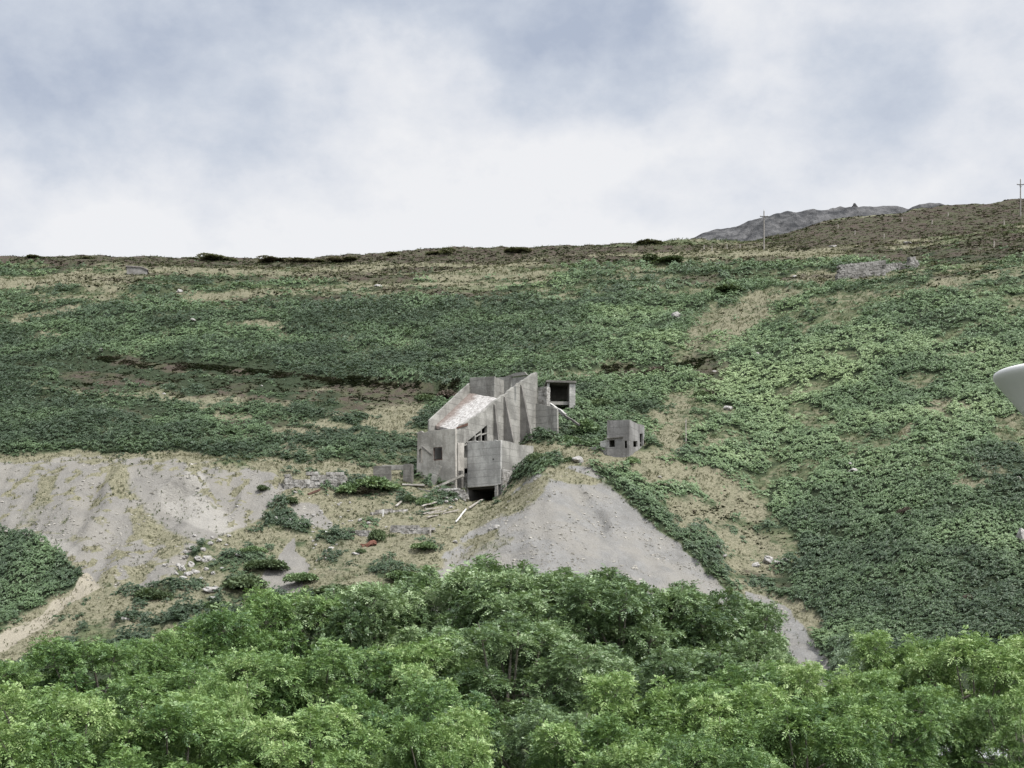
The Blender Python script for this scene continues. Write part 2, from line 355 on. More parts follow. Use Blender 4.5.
def foliage_mat(name, c0, c1, c2, transl=0.25, rough=.55, spec=.3):
    """tint 0..1 runs through three leaf colours"""
    m, nt, b = newmat(name); k = NT(nt)
    t = k.attr('tint')
    ri = k.n('ShaderNodeObjectInfo').outputs['Random']
    t2 = k.math('ADD', t, k.math('MULTIPLY_ADD', ri, .24, -.12))
    r = k.n('ShaderNodeValToRGB'); k.L.new(t2, r.inputs[0])
    r.color_ramp.elements[0].position = .05; r.color_ramp.elements[0].color = (*c0, 1)
    r.color_ramp.elements[1].position = .95; r.color_ramp.elements[1].color = (*c2, 1)
    e = r.color_ramp.elements.new(.5); e.color = (*c1, 1)
    col = r.outputs[0]
    k.L.new(col, b.inputs['Base Color']); b.inputs['Roughness'].default_value = rough
    b.inputs['Specular IOR Level'].default_value = spec
    if transl > 0:
        tr = k.n('ShaderNodeBsdfTranslucent'); ms = k.n('ShaderNodeMixShader'); ms.inputs[0].default_value = transl*.8
        tc = k.mix(.5, col, (.20, .28, .04)); k.L.new(tc, tr.inputs[0])
        k.L.new(b.outputs[0], ms.inputs[1]); k.L.new(tr.outputs[0], ms.inputs[2])
        out = [n for n in nt.nodes if n.type == 'OUTPUT_MATERIAL'][0]; k.L.new(ms.outputs[0], out.inputs[0])
    return m

M = {}
M['bracken'] = foliage_mat('bracken_leaf', (.036,.060,.030), (.108,.166,.074), (.235,.31,.145), .12, .5, .3)
M['drygrass'] = foliage_mat('dry_grass', (.075,.098,.048), (.165,.158,.10), (.29,.268,.19), .15, .8, .1)
M['heather'] = foliage_mat('heather_leaf', (.038,.046,.026), (.082,.072,.052), (.15,.118,.10), .05, .8, .1)
M['scrub'] = foliage_mat('scrub_leaf', (.040,.058,.030), (.075,.105,.052), (.13,.17,.08), .1, .6, .2)
M['skyscrub'] = foliage_mat('hill_scrub_leaf', (.09,.095,.06), (.16,.155,.10), (.24,.22,.15), .2, .7, .1)
M['skyheath'] = foliage_mat('hill_heather_leaf', (.10,.085,.06), (.17,.14,.105), (.25,.21,.16), .2, .7, .1)
M['ash_dark'] = foliage_mat('ash_leaf', (.045,.085,.036), (.18,.265,.115), (.46,.55,.32), .25, .42, .5)
M['ash_light'] = foliage_mat('young_ash_leaf', (.055,.115,.035), (.20,.31,.10), (.44,.54,.24), .32, .45, .45)
M['ash_mid'] = foliage_mat('mid_ash_leaf', (.045,.10,.034), (.175,.28,.09), (.42,.52,.23), .28, .45, .45)
M['willow'] = foliage_mat('willow_leaf', (.09,.14,.08), (.19,.26,.16), (.33,.40,.28), .25, .45, .4)

def ground_mat():
    m, nt, b = newmat('hillside_soil'); k = NT(nt)
    p = k.pos()
    A = k.attr('cov', 'Color'); sp = k.n('ShaderNodeSeparateColor'); k.L.new(A, sp.inputs[0])
    tan, scree, heath = sp.outputs[0], sp.outputs[1], sp.outputs[2]
    path = k.attr('path'); br = k.attr('brk')
    n1 = k.noise(p, .9, 6, .65); n2 = k.noise(p, 4.0, 4, .6); n3 = k.noise(p, .16, 5, .6)
    n4 = k.noise(k.mapping(p, (1.0, .35, 1.0)), .5, 6, .7)
    n6 = k.noise(p, .33, 5, .6)
    green = k.mix(k.ramp(n1, .35, .65), (.05, .066, .034), (.105, .118, .062))
    straw = k.mix(k.ramp(n2, .35, .65), (.115, .112, .072), (.22, .203, .142))
    straw = k.mix(k.ramp(n1, .48, .7, 0, .6), straw, (.12, .12, .07))
    tf = k.ramp(k.math('ADD', tan, k.math('ADD', k.math('MULTIPLY_ADD', n1, 1.3, -.65), k.math('MULTIPLY_ADD', n6, .9, -.45))), .28, .66)
    c = k.mix(tf, green, straw)
    hm = k.ramp(k.math('ADD', heath, k.math('MULTIPLY_ADD', n1, .8, -.40)), .3, .6)
    c = k.mix(hm, c, k.mix(k.ramp(n6, .42, .6), k.mix(k.ramp(n2, .35, .65), (.040, .034, .026), (.088, .068, .056)), (.062, .064, .038)))
    c = k.mix(k.ramp(br, .35, .8), c, k.mix(k.ramp(n2, .35, .65), (.018, .026, .014), (.040, .052, .028)))  # ground under bracken coloured very dark so gaps between fronds look shaded
    # scree : crushed slate grey with sandy and darker runs
    sxp = k.n('ShaderNodeSeparateXYZ'); k.L.new(p, sxp.inputs[0]); lf = k.ramp(sxp.outputs[0], -30, -20, 1, 0)
    g = k.mix(k.ramp(n4, .32, .68), k.mix(lf, (.134, .134, .128), (.125, .119, .106)), k.mix(lf, (.208, .207, .199), (.198, .189, .168)))
    g = k.mix(k.ramp(n1, .46, .30, 0, .55), g, (.12, .115, .10))
    g = k.mix(k.ramp(n6, .46, .36, 0, .5), g, (.125, .12, .108))
    g = k.mix(k.ramp(n3, .42, .62, 0, .65), g, (.218, .203, .172))
    g = k.mix(k.ramp(k.math('ADD', k.attr('fan'), k.math('MULTIPLY_ADD', n1, .8, -.4)), .25, .8, 0, .8), g, (.31, .295, .262))
    vo = k.n('ShaderNodeTexVoronoi'); vo.inputs['Scale'].default_value = 3.2; k.L.new(p, vo.inputs['Vector'])
    g = k.mix(k.ramp(vo.outputs['Distance'], .12, .5, .0, .45), g, (.19, .18, .165))
    n5 = k.noise(p, 11, 3, .7)
    g = k.mix(k.ramp(n5, .55, .75, 0, .5), g, (.46, .445, .42)); g = k.mix(k.ramp(n5, .45, .25, 0, .5), g, (.13, .12, .105))
    sf = k.ramp(k.math('ADD', scree, k.math('MULTIPLY_ADD', n1, .5, -.25)), .35, .62)
    c = k.mix(sf, c, g)
    c = k.mix(k.ramp(k.math('ADD', path, k.math('MULTIPLY_ADD', n1, .6, -.3)), .35, .6), c, k.mix(n2, (.20, .18, .135), (.33, .30, .24)))
    k.L.new(c, b.inputs['Base Color']); b.inputs['Roughness'].default_value = .95; b.inputs['Specular IOR Level'].default_value = .1
    h = k.math('ADD', k.math('MULTIPLY', n1, 1.0), k.math('ADD', k.math('MULTIPLY', n2, .35), k.math('MULTIPLY', n5, .15)))
    k.bump(h, .7, .5, b.inputs['Normal'])
    return m
M['ground'] = ground_mat()

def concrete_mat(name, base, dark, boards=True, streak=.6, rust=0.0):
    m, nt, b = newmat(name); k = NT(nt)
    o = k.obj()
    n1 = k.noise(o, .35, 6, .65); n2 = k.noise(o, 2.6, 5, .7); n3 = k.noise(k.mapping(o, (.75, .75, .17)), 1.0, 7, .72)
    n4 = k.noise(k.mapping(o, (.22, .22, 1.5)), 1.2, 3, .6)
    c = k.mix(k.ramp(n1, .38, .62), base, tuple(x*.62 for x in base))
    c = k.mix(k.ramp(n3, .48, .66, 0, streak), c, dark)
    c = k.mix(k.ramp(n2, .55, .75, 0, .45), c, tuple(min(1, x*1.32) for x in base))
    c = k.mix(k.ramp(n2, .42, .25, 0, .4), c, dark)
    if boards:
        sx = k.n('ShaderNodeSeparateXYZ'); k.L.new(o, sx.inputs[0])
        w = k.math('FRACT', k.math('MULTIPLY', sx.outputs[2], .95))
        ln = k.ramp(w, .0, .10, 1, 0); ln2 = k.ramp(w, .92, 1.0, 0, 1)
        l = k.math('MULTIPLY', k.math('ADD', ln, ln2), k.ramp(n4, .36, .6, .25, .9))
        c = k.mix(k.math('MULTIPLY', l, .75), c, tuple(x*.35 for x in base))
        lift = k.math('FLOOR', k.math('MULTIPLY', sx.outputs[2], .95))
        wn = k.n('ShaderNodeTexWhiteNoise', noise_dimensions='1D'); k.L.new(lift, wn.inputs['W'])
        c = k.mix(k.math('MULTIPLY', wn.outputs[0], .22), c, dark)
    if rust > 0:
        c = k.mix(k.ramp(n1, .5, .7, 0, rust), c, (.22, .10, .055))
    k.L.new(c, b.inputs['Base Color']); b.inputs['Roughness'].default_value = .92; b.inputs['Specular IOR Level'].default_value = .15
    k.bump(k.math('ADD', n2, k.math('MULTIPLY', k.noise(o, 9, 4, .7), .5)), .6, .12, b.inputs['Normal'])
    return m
M['conc'] = concrete_mat('weathered_concrete', (.33, .32, .29), (.10, .094, .083))
M['conc_light'] = concrete_mat('pale_concrete', (.50, .49, .46), (.21, .20, .185), True, .4)
M['conc_warm'] = concrete_mat('stained_concrete', (.44, .415, .37), (.15, .135, .115), False, .5)
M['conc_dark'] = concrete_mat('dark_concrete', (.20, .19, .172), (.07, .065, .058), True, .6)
M['conc_fin'] = concrete_mat('buttress_concrete', (.22, .208, .188), (.08, .075, .066), False, .6)

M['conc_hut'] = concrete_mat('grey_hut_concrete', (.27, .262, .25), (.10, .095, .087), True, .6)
M['inner_shade'] = concrete_mat('shade_darkened_concrete', (.06, .057, .052), (.02, .02, .018), False, .6)  # near-black colour stands in for deep shade behind the openings
def deck_mat():
    m, nt, b = newmat('spalled_deck'); k = NT(nt); o = k.obj()
    n1 = k.noise(o, .45, 5, .6); n2 = k.noise(k.mapping(o, (2.2, .7, 1)), 1.6, 5, .75)
    c = k.mix(k.ramp(n2, .40, .60), (.24, .225, .21), (.44, .425, .405))
    sx = k.n('ShaderNodeSeparateXYZ'); k.L.new(o, sx.inputs[0])
    r = k.ramp(k.math('ADD', sx.outputs[0], k.math('MULTIPLY', n1, 4.0)), -8.6, -10.2, 0, .85)
    c = k.mix(r, c, k.mix(n2, (.11, .08, .066), (.20, .155, .13)))
    k.L.new(c, b.inputs['Base Color']); b.inputs['Roughness'].default_value = .95
    k.bump(n2, .8, .2, b.inputs['Normal']); return m
M['deck'] = deck_mat()

def simple(name, a, bcol, scale=3.0, rough=.85, bump=.5, dist=.05, spec=.2, metal=0):
    m, nt, b = newmat(name); k = NT(nt); o = k.obj(); n = k.noise(o, scale, 6, .65)
    k.L.new(k.mix(k.ramp(n, .32, .68), a, bcol), b.inputs['Base Color']); b.inputs['Roughness'].default_value = rough
    b.inputs['Specular IOR Level'].default_value = spec; b.inputs['Metallic'].default_value = metal
    if bump: k.bump(n, bump, dist, b.inputs['Normal'])
    return m
M['rock'] = simple('pale_rock', (.19, .18, .165), (.42, .405, .38), 2.5, .9, .8, .15)
M['rubble'] = simple('rubble_stone', (.15, .14, .125), (.40, .385, .36), 1.6, .95, .8, .15)
M['chips'] = simple('slate_chips', (.16, .15, .13), (.36, .34, .30), .8, .95, .5, .1)
M['fieldstone'] = simple('field_stone', (.12, .115, .105), (.27, .26, .245), .5, .95, .8, .15)
M['farrock'] = simple('mountain_rock', (.032, .033, .035), (.115, .113, .112), .16, .95, 1.0, 3.0)
M['timber'] = simple('weathered_timber', (.17, .15, .125), (.42, .39, .35), 4, .85)
M['white'] = simple('white_painted_wood', (.42, .41, .39), (.60, .59, .56), 5, .6)
M['rust'] = simple('rusted_steel', (.10, .045, .03), (.18, .085, .06), 3, .8)
M['rustdark'] = simple('dark_rust', (.06, .035, .028), (.13, .075, .055), 3, .85)
M['bark'] = simple('ash_bark', (.10, .09, .07), (.26, .24, .20), 5, .9)
M['pole'] = simple('grey_pole', (.17, .155, .14), (.28, .265, .24), 4, .8)
M['iron'] = simple('dull_iron', (.05, .05, .05), (.12, .11, .10), 6, .5, metal=.6)
M['ceramic'] = simple('insulator', (.5, .5, .48), (.6, .6, .58), 6, .3)
M['lamp'] = simple('white_lamp_enamel', (.74, .735, .71), (.78, .775, .75), 1.2, .38, .05, .01, .45)
M['pole_paint'] = simple('lamp_post_paint', (.40, .41, .41), (.48, .49, .49), 3, .4, .05, .01, .4)
M['tarmac'] = simple('car_park_gravel', (.42, .41, .39), (.56, .55, .52), 2, .9)
M['slate'] = simple('roof_sheet', (.13, .12, .115), (.22, .20, .19), 2, .8)
M['white_panel'] = simple('white_van_paint', (.72, .73, .74), (.76, .77, .78), 2, .35, .02, .01, .5)
M['glass'] = simple('dark_glass', (.02, .02, .025), (.03, .03, .035), 2, .1, 0, .01, .6)
M['tyre'] = simple('tyre_rubber', (.02, .02, .02), (.03, .03, .03), 6, .8)

SA, CA = SA0, CA0; TH = math.radians(35)
OB = Vector(((500.6-CX)/F*208, 208.0, (HY-440)/F*208))
def clear_mask(X, Y):
    dx = X-OB.x; dy = Y-OB.y
    a = dx*SA+dy*CA; b = dx*CA-dy*SA
    return (a > -.4) & (a < 21) & (b > -13) & (b < -5.7) | (a > -.4) & (a < 7) & (b > -7) & (b < .3) | (a > 3.5) & (a < 13) & (b > -13) & (b < -6) | (np.abs(X-17.6) < 3.5) & (np.abs(Y-215) < 4.2)

# ------------------------------------------------------------------ the ground sheet
def spaced(segs):
    out = []
    for a, b, s in segs: out.append(np.arange(a, b, s))
    out.append(np.array([segs[-1][1]])); return np.concatenate(out)
xs = spaced([(-4000, -1000, 500), (-1000, -400, 50), (-400, -260, 6), (-260, -88, 1.5), (-88, 88, .45), (88, 260, 1.5), (260, 400, 6), (400, 1000, 50), (1000, 4000, 500)])
ys = spaced([(-600, -60, 60), (-60, 110, 4), (110, 145, 1.2), (145, 245, .42), (245, 520, 1.0), (520, 700, 6), (700, 1200, 50), (1200, 4000, 400)])
GX, GY = np.meshgrid(xs, ys)
GZ = zfull(GX, GY)
nx, ny = len(xs), len(ys)
V = np.stack([GX.ravel(), GY.ravel(), GZ.ravel()], 1)
idx = np.arange(nx*ny).reshape(ny, nx)
Fq = np.stack([idx[:-1, :-1].ravel(), idx[:-1, 1:].ravel(), idx[1:, 1:].ravel(), idx[1:, :-1].ravel()], 1)
me = np_mesh('hillside', V, Fq, M['ground'], smooth=True)
Ym = np.maximum(V[:, 1], 110.)
PX = CX+F*V[:, 0]/Ym; PY = HY-F*V[:, 2]/Ym
cv = cover(PX, PY, V[:, 0], V[:, 1])
_m = (V[:, 1] > 138) & (V[:, 1] < 515)
_can = np.where(_m, canopy(V[:, 0], V[:, 1], cv['br']*(1-.8*cv['he']))*sstep(138, 146, V[:, 1])*(1-sstep(462, 486, V[:, 1])), 0)
_can = np.where(clear_mask(V[:, 0], V[:, 1]), 0, _can)
_can = _can+np.where(_m, 1.0*cells(V[:, 0]/1.5, V[:, 1]/1.2, 231)*np.clip(cv['he'], 0, 1)*(1-cv['sc']), 0)
_can = _can+np.where(_m, .45*cells(V[:, 0]/1.1, V[:, 1]/.9, 233)*(1-cv['br'])*(1-cv['sc'])*(1-cv['path']), 0)
_z = V[:, 2]+_can*.5
me.vertices.foreach_set('co', np.ascontiguousarray(np.stack([V[:, 0], V[:, 1], _z], 1), dtype=np.float32).ravel()); me.update()
ca = me.color_attributes.new('cov', 'FLOAT_COLOR', 'POINT')
ca.data.foreach_set('color', np.stack([np.maximum(cv['tan'], cv['g']), cv['sc'], cv['he'], np.ones(len(V))], 1).astype(np.float32).ravel())
a = me.attributes.new('path', 'FLOAT', 'POINT'); a.data.foreach_set('value', cv['path'].astype(np.float32))
a = me.attributes.new('fan', 'FLOAT', 'POINT'); a.data.foreach_set('value', cv['fan'].astype(np.float32))
a = me.attributes.new('brk', 'FLOAT', 'POINT'); a.data.foreach_set('value', cv['br'].astype(np.float32))
terrain = tag(link('hillside', me), kind='structure')
del GX, GY, GZ, V, Fq

# ------------------------------------------------------------------ ground cover, sampled over the slope
def scatter(y0, y1, dens, seed):
    r = np.random.default_rng(seed)
    wid = lambda Y: Y*(1024/F)*1.22+16
    n = int(dens*(y1-y0)*wid((y0+y1)/2))
    Y = y0+(y1-y0)*np.sqrt(r.random(n)*(1-(y0/y1)**2)+(y0/y1)**2)*1.0
    Y = np.clip((Y-y0)/(y1-y0)*(y1-y0)+0, 0, None) if False else np.sqrt(r.random(n)*(y1**2-y0**2)+y0**2)
    X = (r.random(n)-.5)*wid(Y)
    z = zfull(X, Y)
    px = CX+F*X/Y; py = HY-F*z/Y
    return X, Y, z, px, py, r

def fronds(X, Y, Z, scale, hgt, K, tint, r, wfac=.34, tipdrop=.25, spread=1.0, up=0.0, gx=None, gy=None):
    """K bent leaf blades around each point; returns verts, quads, tint per face"""
    n = len(X)
    az = r.random((n, K))*2*PI
    L = scale[:, None]*(0.65+.6*r.random((n, K)))*spread
    H = hgt[:, None]*(0.55+.6*r.random((n, K)))
    dx, dy = np.cos(az), np.sin(az)
    b = np.stack([X[:, None]+dx*L*.05, Y[:, None]+dy*L*.05, Z[:, None]+H*.1*np.ones_like(L)], -1)
    mid = np.stack([X[:, None]+dx*L*.5, Y[:, None]+dy*L*.5, Z[:, None]+H], -1)
    w = L*wfac
    ml = mid+np.stack([-dy*w, dx*w, -H*.10+0*w], -1); mr = mid+np.stack([dy*w, -dx*w, -H*.10+0*w], -1)
    tip = np.stack([X[:, None]+dx*L, Y[:, None]+dy*L, Z[:, None]+H*(1-tipdrop)+up*H], -1)
    V = np.stack([b, ml, tip, mr], 2)
    if gx is not None:      # lie along the slope of the canopy
        V[..., 2] += (V[..., 0]-X[:, None, None])*gx[:, None, None]+(V[..., 1]-Y[:, None, None])*gy[:, None, None]
    V = V.reshape(-1, 3)
    Fc = np.arange(n*K*4).reshape(-1, 4)
    t = (tint[:, None]+.28*(r.random((n, K))-.5)).clip(0, 1).ravel()
    return V, Fc, t

def stuff_mesh(parts, name, mat):
    Vs, Fs, Ts = [], [], []; off = 0
    for V, Fc, t in parts:
        Vs.append(V); Fs.append(Fc+off); Ts.append(t); off += len(V)
    return np_mesh(name, np.concatenate(Vs), np.concatenate(Fs), mat, np.concatenate(Ts))


def make_bracken():
    parts = []
    for y0, y1, dens, sc, K, seed in ((143, 200, 10., .36, 6, 1), (200, 262, 7.5, .40, 6, 2), (262, 350, 4.2, .50, 5, 3), (350, 482, 2.3, .68, 4, 4)):
        X, Y, z, px, py, r = scatter(y0, y1, dens, seed)
        c = cover(px, py, X, Y)
        be = c['br']*(1-.8*c['he']); can = canopy(X, Y, be)*(1-sstep(462, 486, Y)); fs = np.interp(Y, [150, 215, 300, 400, 480], [1.0, 1.05, 1.35, 1.7, 1.9])
        big = fbm(X/12, Y/12, 62, 4)
        k = (r.random(len(X)) < be*(1.9*sstep(.12, .75, can/fs))) & ~clear_mask(X, Y) & (c['br'] > .12)
        X, Y, z, px, py, can, big = [q[k] for q in (X, Y, z, px, py, can, big)]
        yel = sstep(620, 760, px)*sstep(560, 400, py)*.10+.03*sstep(780, 980, px)-.14*sstep(640, 500, px)*sstep(280, 340, py)-.08*sstep(600, 300, px)*sstep(340, 420, py)
        yel = yel+ell(px, py, 760, 400, 130, 60, -30)*.08+ell(px, py, 930, 480, 60, 40, 0)*.06-.05*sstep(240, 300, py)*sstep(600, 500, px)
        t = .40+yel+.95*(big-.5)+.5*(fbm(X/45, Y/22, 65, 3)-.5)-.10*ell(px, py, 150, 430, 320, 34, 0)+.35*(fbm(X/4, Y/4, 66, 2)-.5)
        h = sc*(.22+.40*r.random(len(X)))
        cb = be[k]; e_ = .25
        gx = .35*((canopy(X+e_, Y, cb)-canopy(X-e_, Y, cb))/(2*e_)).clip(-1, 1)+(zbase(X+1, Y)-zbase(X-1, Y))/2+r.normal(0, .12, len(X))
        gy = .35*((canopy(X, Y+e_, cb)-canopy(X, Y-e_, cb))/(2*e_)).clip(-1, 1)+(zbase(X, Y+1)-zbase(X, Y-1))/2+r.normal(0, .12, len(X))
        parts.append(fronds(X, Y, z+can*(.55+.5*r.random(len(X))**.6)-.04, np.full(len(X), sc)*(.8+.5*r.random(len(X))), h, K, t, r, .24, .5, gx=gx, gy=gy))
    o = link('bracken', stuff_mesh(parts, 'bracken', M['bracken']))
    tag(o, 'dense green bracken covering the whole hillside', 'bracken', kind='stuff')
make_bracken()

def make_grass():
    parts = []
    for y0, y1, dens, sc, K, seed in ((143, 200, 5.0, .32, 6, 11), (200, 262, 3.8, .38, 6, 12), (262, 350, 1.6, .5, 5, 13), (350, 500, .9, .65, 5, 14)):
        X, Y, z, px, py, r = scatter(y0, y1, dens, seed)
        c = cover(px, py, X, Y)
        prob = (1-c['br'])*(1-c['sc'])*(1-.8*c['path'])*(1-.6*c['he'])*(.35+.65*sstep(.35, .55, fbm(X/1.8, Y/1.8, 91, 3)))
        prob = np.where(c['br'] > .8, 0, prob)
        k = (r.random(len(X)) < prob) & ~clear_mask(X, Y)
        X, Y, z = X[k], Y[k], z[k]; tn = c['tan'][k]
        t = .04+.58*np.maximum(tn, c['g'][k])+1.2*(fbm(X/3.5, Y/3.5, 93, 3)-.5)
        parts.append(fronds(X, Y, z-.03, np.full(len(X), sc)*(.7+.6*r.random(len(X))), sc*(.8+.7*r.random(len(X))), K, t, r, .13, .1, .8))
    o = link('dry_grass', stuff_mesh(parts, 'dry_grass', M['drygrass']))
    tag(o, 'straw coloured dry grass tufts between the bracken', 'grass', kind='stuff')
make_grass()

def make_heather():
    parts = []
    for y0, y1, dens, sc, K, seed in ((150, 262, 3.0, .42, 6, 21), (262, 350, 1.5, .6, 6, 22), (350, 522, 1.6, .62, 6, 23)):
        X, Y, z, px, py, r = scatter(y0, y1, dens, seed)
        if y0 == 262:      # the steep bank of the old track needs its own samples
            pz = r.random(14000)*760; yz = np.interp(pz, _spx, _sY)+r.random(14000)*5-2.5
            X = np.concatenate([X, (pz-CX)/F*yz]); Y = np.concatenate([Y, yz]); z = zfull(X, Y); px = CX+F*X/Y; py = HY-F*z/Y
        c = cover(px, py, X, Y)
        prob = c['he']*1.5*sstep(.30, .52, fbm(X/3.2, Y/3.2, 71, 3))
        k = (r.random(len(X)) < prob) & ~clear_mask(X, Y)
        X, Y, z, px, py = [q[k] for q in (X, Y, z, px, py)]
        t = .34+1.5*(fbm(X/6, Y/6, 73, 3)-.5)+.25*sstep(780, 900, px)*sstep(262, 240, py)
        parts.append(fronds(X, Y, z-.05, np.full(len(X), sc), sc*(.4+.5*r.random(len(X))), K, t, r, .30, .3, 1.1))
    o = link('heather', stuff_mesh(parts, 'heather', M['heather']))
    tag(o, 'brown heather and low dark scrub on the upper hill', 'heather', kind='stuff')
make_heather()

# loose stones strewn over the two spoil heaps (beyond counting)
def make_scree_stones():
    r = np.random.default_rng(31)
    X, Y, z, px, py, r = scatter(150, 212, 3.2, 31)
    s = np.maximum(in_poly(px, py, SPOIL_R, 3), in_poly(px, py, SPOIL_L, 3)); s = np.maximum(s, in_poly(px, py, SCREE2, 3)); s = np.maximum(s, in_poly(px, py, SCREE3, 3))
    s = s*sstep(.42, .62, fbm(X/4, Y/6, 97, 3))+.5*ell(px, py, 310, 522, 26, 16, 20)
    k = r.random(len(X)) < s*.8
    X, Y, z = X[k], Y[k], z[k]; n = len(X)
    sz = .04+.13*r.random(n)**3
    base = np.array([(-1,-1,-.6),(1,-1,-.6),(1,1,-.6),(-1,1,-.6),(-.7,-.6,.7),(.6,-.8,.6),(.7,.6,.8),(-.6,.7,.6)])
    an = r.random(n)*PI; ca_, sa_ = np.cos(an), np.sin(an)
    B = base[None]+r.normal(0, .18, (n, 8, 3))
    xx = (B[..., 0]*ca_[:, None]-B[..., 1]*sa_[:, None])*sz[:, None]*1.3+X[:, None]
    yy = (B[..., 0]*sa_[:, None]+B[..., 1]*ca_[:, None])*sz[:, None]*1.1+Y[:, None]
    zz = B[..., 2]*sz[:, None]*.8+z[:, None]+.03
    Vv = np.stack([xx, yy, zz], -1).reshape(-1, 3)
    q = np.array([(0,1,5,4),(1,2,6,5),(2,3,7,6),(3,0,4,7),(4,5,6,7)])
    Fc = (np.arange(n)[:, None, None]*8+q[None]).reshape(-1, 4)
    o = link('loose_stones', np_mesh('loose_stones', Vv, Fc, M['chips']))
    tag(o, 'loose grey stones strewn over the two spoil heaps', 'stones', kind='stuff')
make_scree_stones()

# ------------------------------------------------------------------ the far rocky summit
def far_hill(name, pts, Y, depth, seed, base_row):
    """rock mass whose ridge runs through the listed rows; real size, its own distance"""
    xs_ = np.arange(pts[0][0]-30, pts[-1][0]+31, 1.5)
    ridge = np.interp(xs_, [p[0] for p in pts], [p[1] for p in pts], left=base_row+14, right=base_row+14)
    ts = np.linspace(-1, 1, 90)
    Xg = (xs_[None, :]-CX)/F*Y*np.ones((len(ts), 1)); Yg = Y+ts[:, None]*depth*np.ones((1, len(xs_)))
    zr = (HY-ridge)/F*Y; zb = (HY-base_row)/F*Y-30
    prof = 1-np.abs(ts[:, None])**1.6
    Zg = zb+(zr[None, :]-zb)*prof+5*(fbm(Xg/28, Yg/28, seed, 5)-.5)*(1-np.exp(-(ts[:, None]*6)**2))+4.5*(fbm(Xg/7, Yg/7, seed+3, 4)-.5)*(1-.7*np.exp(-(ts[:, None]*10)**2))
    V = np.stack([Xg.ravel(), Yg.ravel(), Zg.ravel()], 1); nn = len(xs_); ix = np.arange(len(V)).reshape(len(ts), nn)
    Fc = np.stack([ix[:-1, :-1].ravel(), ix[:-1, 1:].ravel(), ix[1:, 1:].ravel(), ix[1:, :-1].ravel()], 1)
    return tag(link(name, np_mesh(name, V, Fc, M['farrock'], smooth=False)), kind='structure')
far_hill('mountain', [(675,252),(688,240),(700,235),(716,230.5),(735,228),(748,222),(765,217.5),(790,213),(820,211.5),(845,208.5),(870,207),(895,207.5),(910,211),(935,222)], 760, 60, 5, 262)
far_hill('rocky_knoll', [(900,216),(911,208.5),(919,204.5),(930,202),(940,203.5),(950,207),(965,214)], 640, 16, 9, 250)

# ------------------------------------------------------------------ stones, walls
def rock_mesh(name, seed, flat=.7, sub=3, rough=.3):
    bm = bmesh.new(); bmesh.ops.create_icosphere(bm, subdivisions=sub, radius=1)
    for v in bm.verts:
        d = v.co.normalized(); q = d*1.3+Vector((seed*7.3, seed*3.1, 0))
        s = 1+rough*1.6*mnoise.noise(q)+rough*.7*mnoise.noise(q*2.7)
        p = d*s
        for ax in (Vector((1,.3,.2)), Vector((-.4,1,.3)), Vector((.1,-.5,1)), Vector((-.8,-.6,.4)), Vector((.5,.8,.7))):
            ax = (ax+Vector((mnoise.noise(Vector((seed, i_, 0))) for i_ in (1.3, 2.7, 4.1)))).normalized()
            e = p.dot(ax)
            if e > .78: p -= ax*(e-.78)*.85
        v.co = Vector((p.x*1.15, p.y, p.z*flat))
    me = bpy.data.meshes.new(name); bm.to_mesh(me); bm.free(); return me
ROCKS = [rock_mesh('boulder', s, f) for s, f in ((1, .7), (2, .55), (3, .85), (4, .65), (5, .6))]
for r_ in ROCKS: r_.materials.append(M['rock'])
ROCKS2 = [rock_mesh('stone', s, f, 2) for s, f in ((11, .6), (12, .5), (13, .8))]
for r_ in ROCKS2: r_.materials.append(M['rock'])
def boulder(px, py, wpx, label, group=None, hr=.8, sink=.2, mesh=None, mat=None):
    p = stand(ground_hit(px, py+wpx*.2), .75)
    w = wpx/F*p.y/2
    me = mesh if mesh is not None else random.choice(ROCKS)
    o = bpy.data.objects.new('boulder', me); C.objects.link(o)
    o.location = p+Vector((0, .0, w*hr*(.6-sink))); o.scale = (w, w*random.uniform(.7, 1.0), w*hr*1.3); o.rotation_euler = (random.uniform(-.25, .25), random.uniform(-.25, .25), random.uniform(0, 6.28))
    return tag(o, label, 'boulder', group)
lab = 'pale grey boulder tumbled in the rock pile at the foot of the left spoil heap'
for x, y, w in ((182,570,7),(186,560,6),(192,549,6),(188,575,9),(196,572,7),(178,566,6),(200,542,6),(203,551,5),(191,566,8),(183,578,6),(198,562,6),(210,546,6),(206,569,5),(213,575,5),
                (194,583,5),(186,553,5),(207,560,9),(214,562,4),(176,575,5),(201,580,4),(219,541,5),(212,537,4),(226,545,4),(222,570,4),(195,538,4),(229,538,4),(172,584,4),(216,590,5)):
    boulder(x, y, w*1.15, lab, 'boulders in the pile by the left spoil heap')
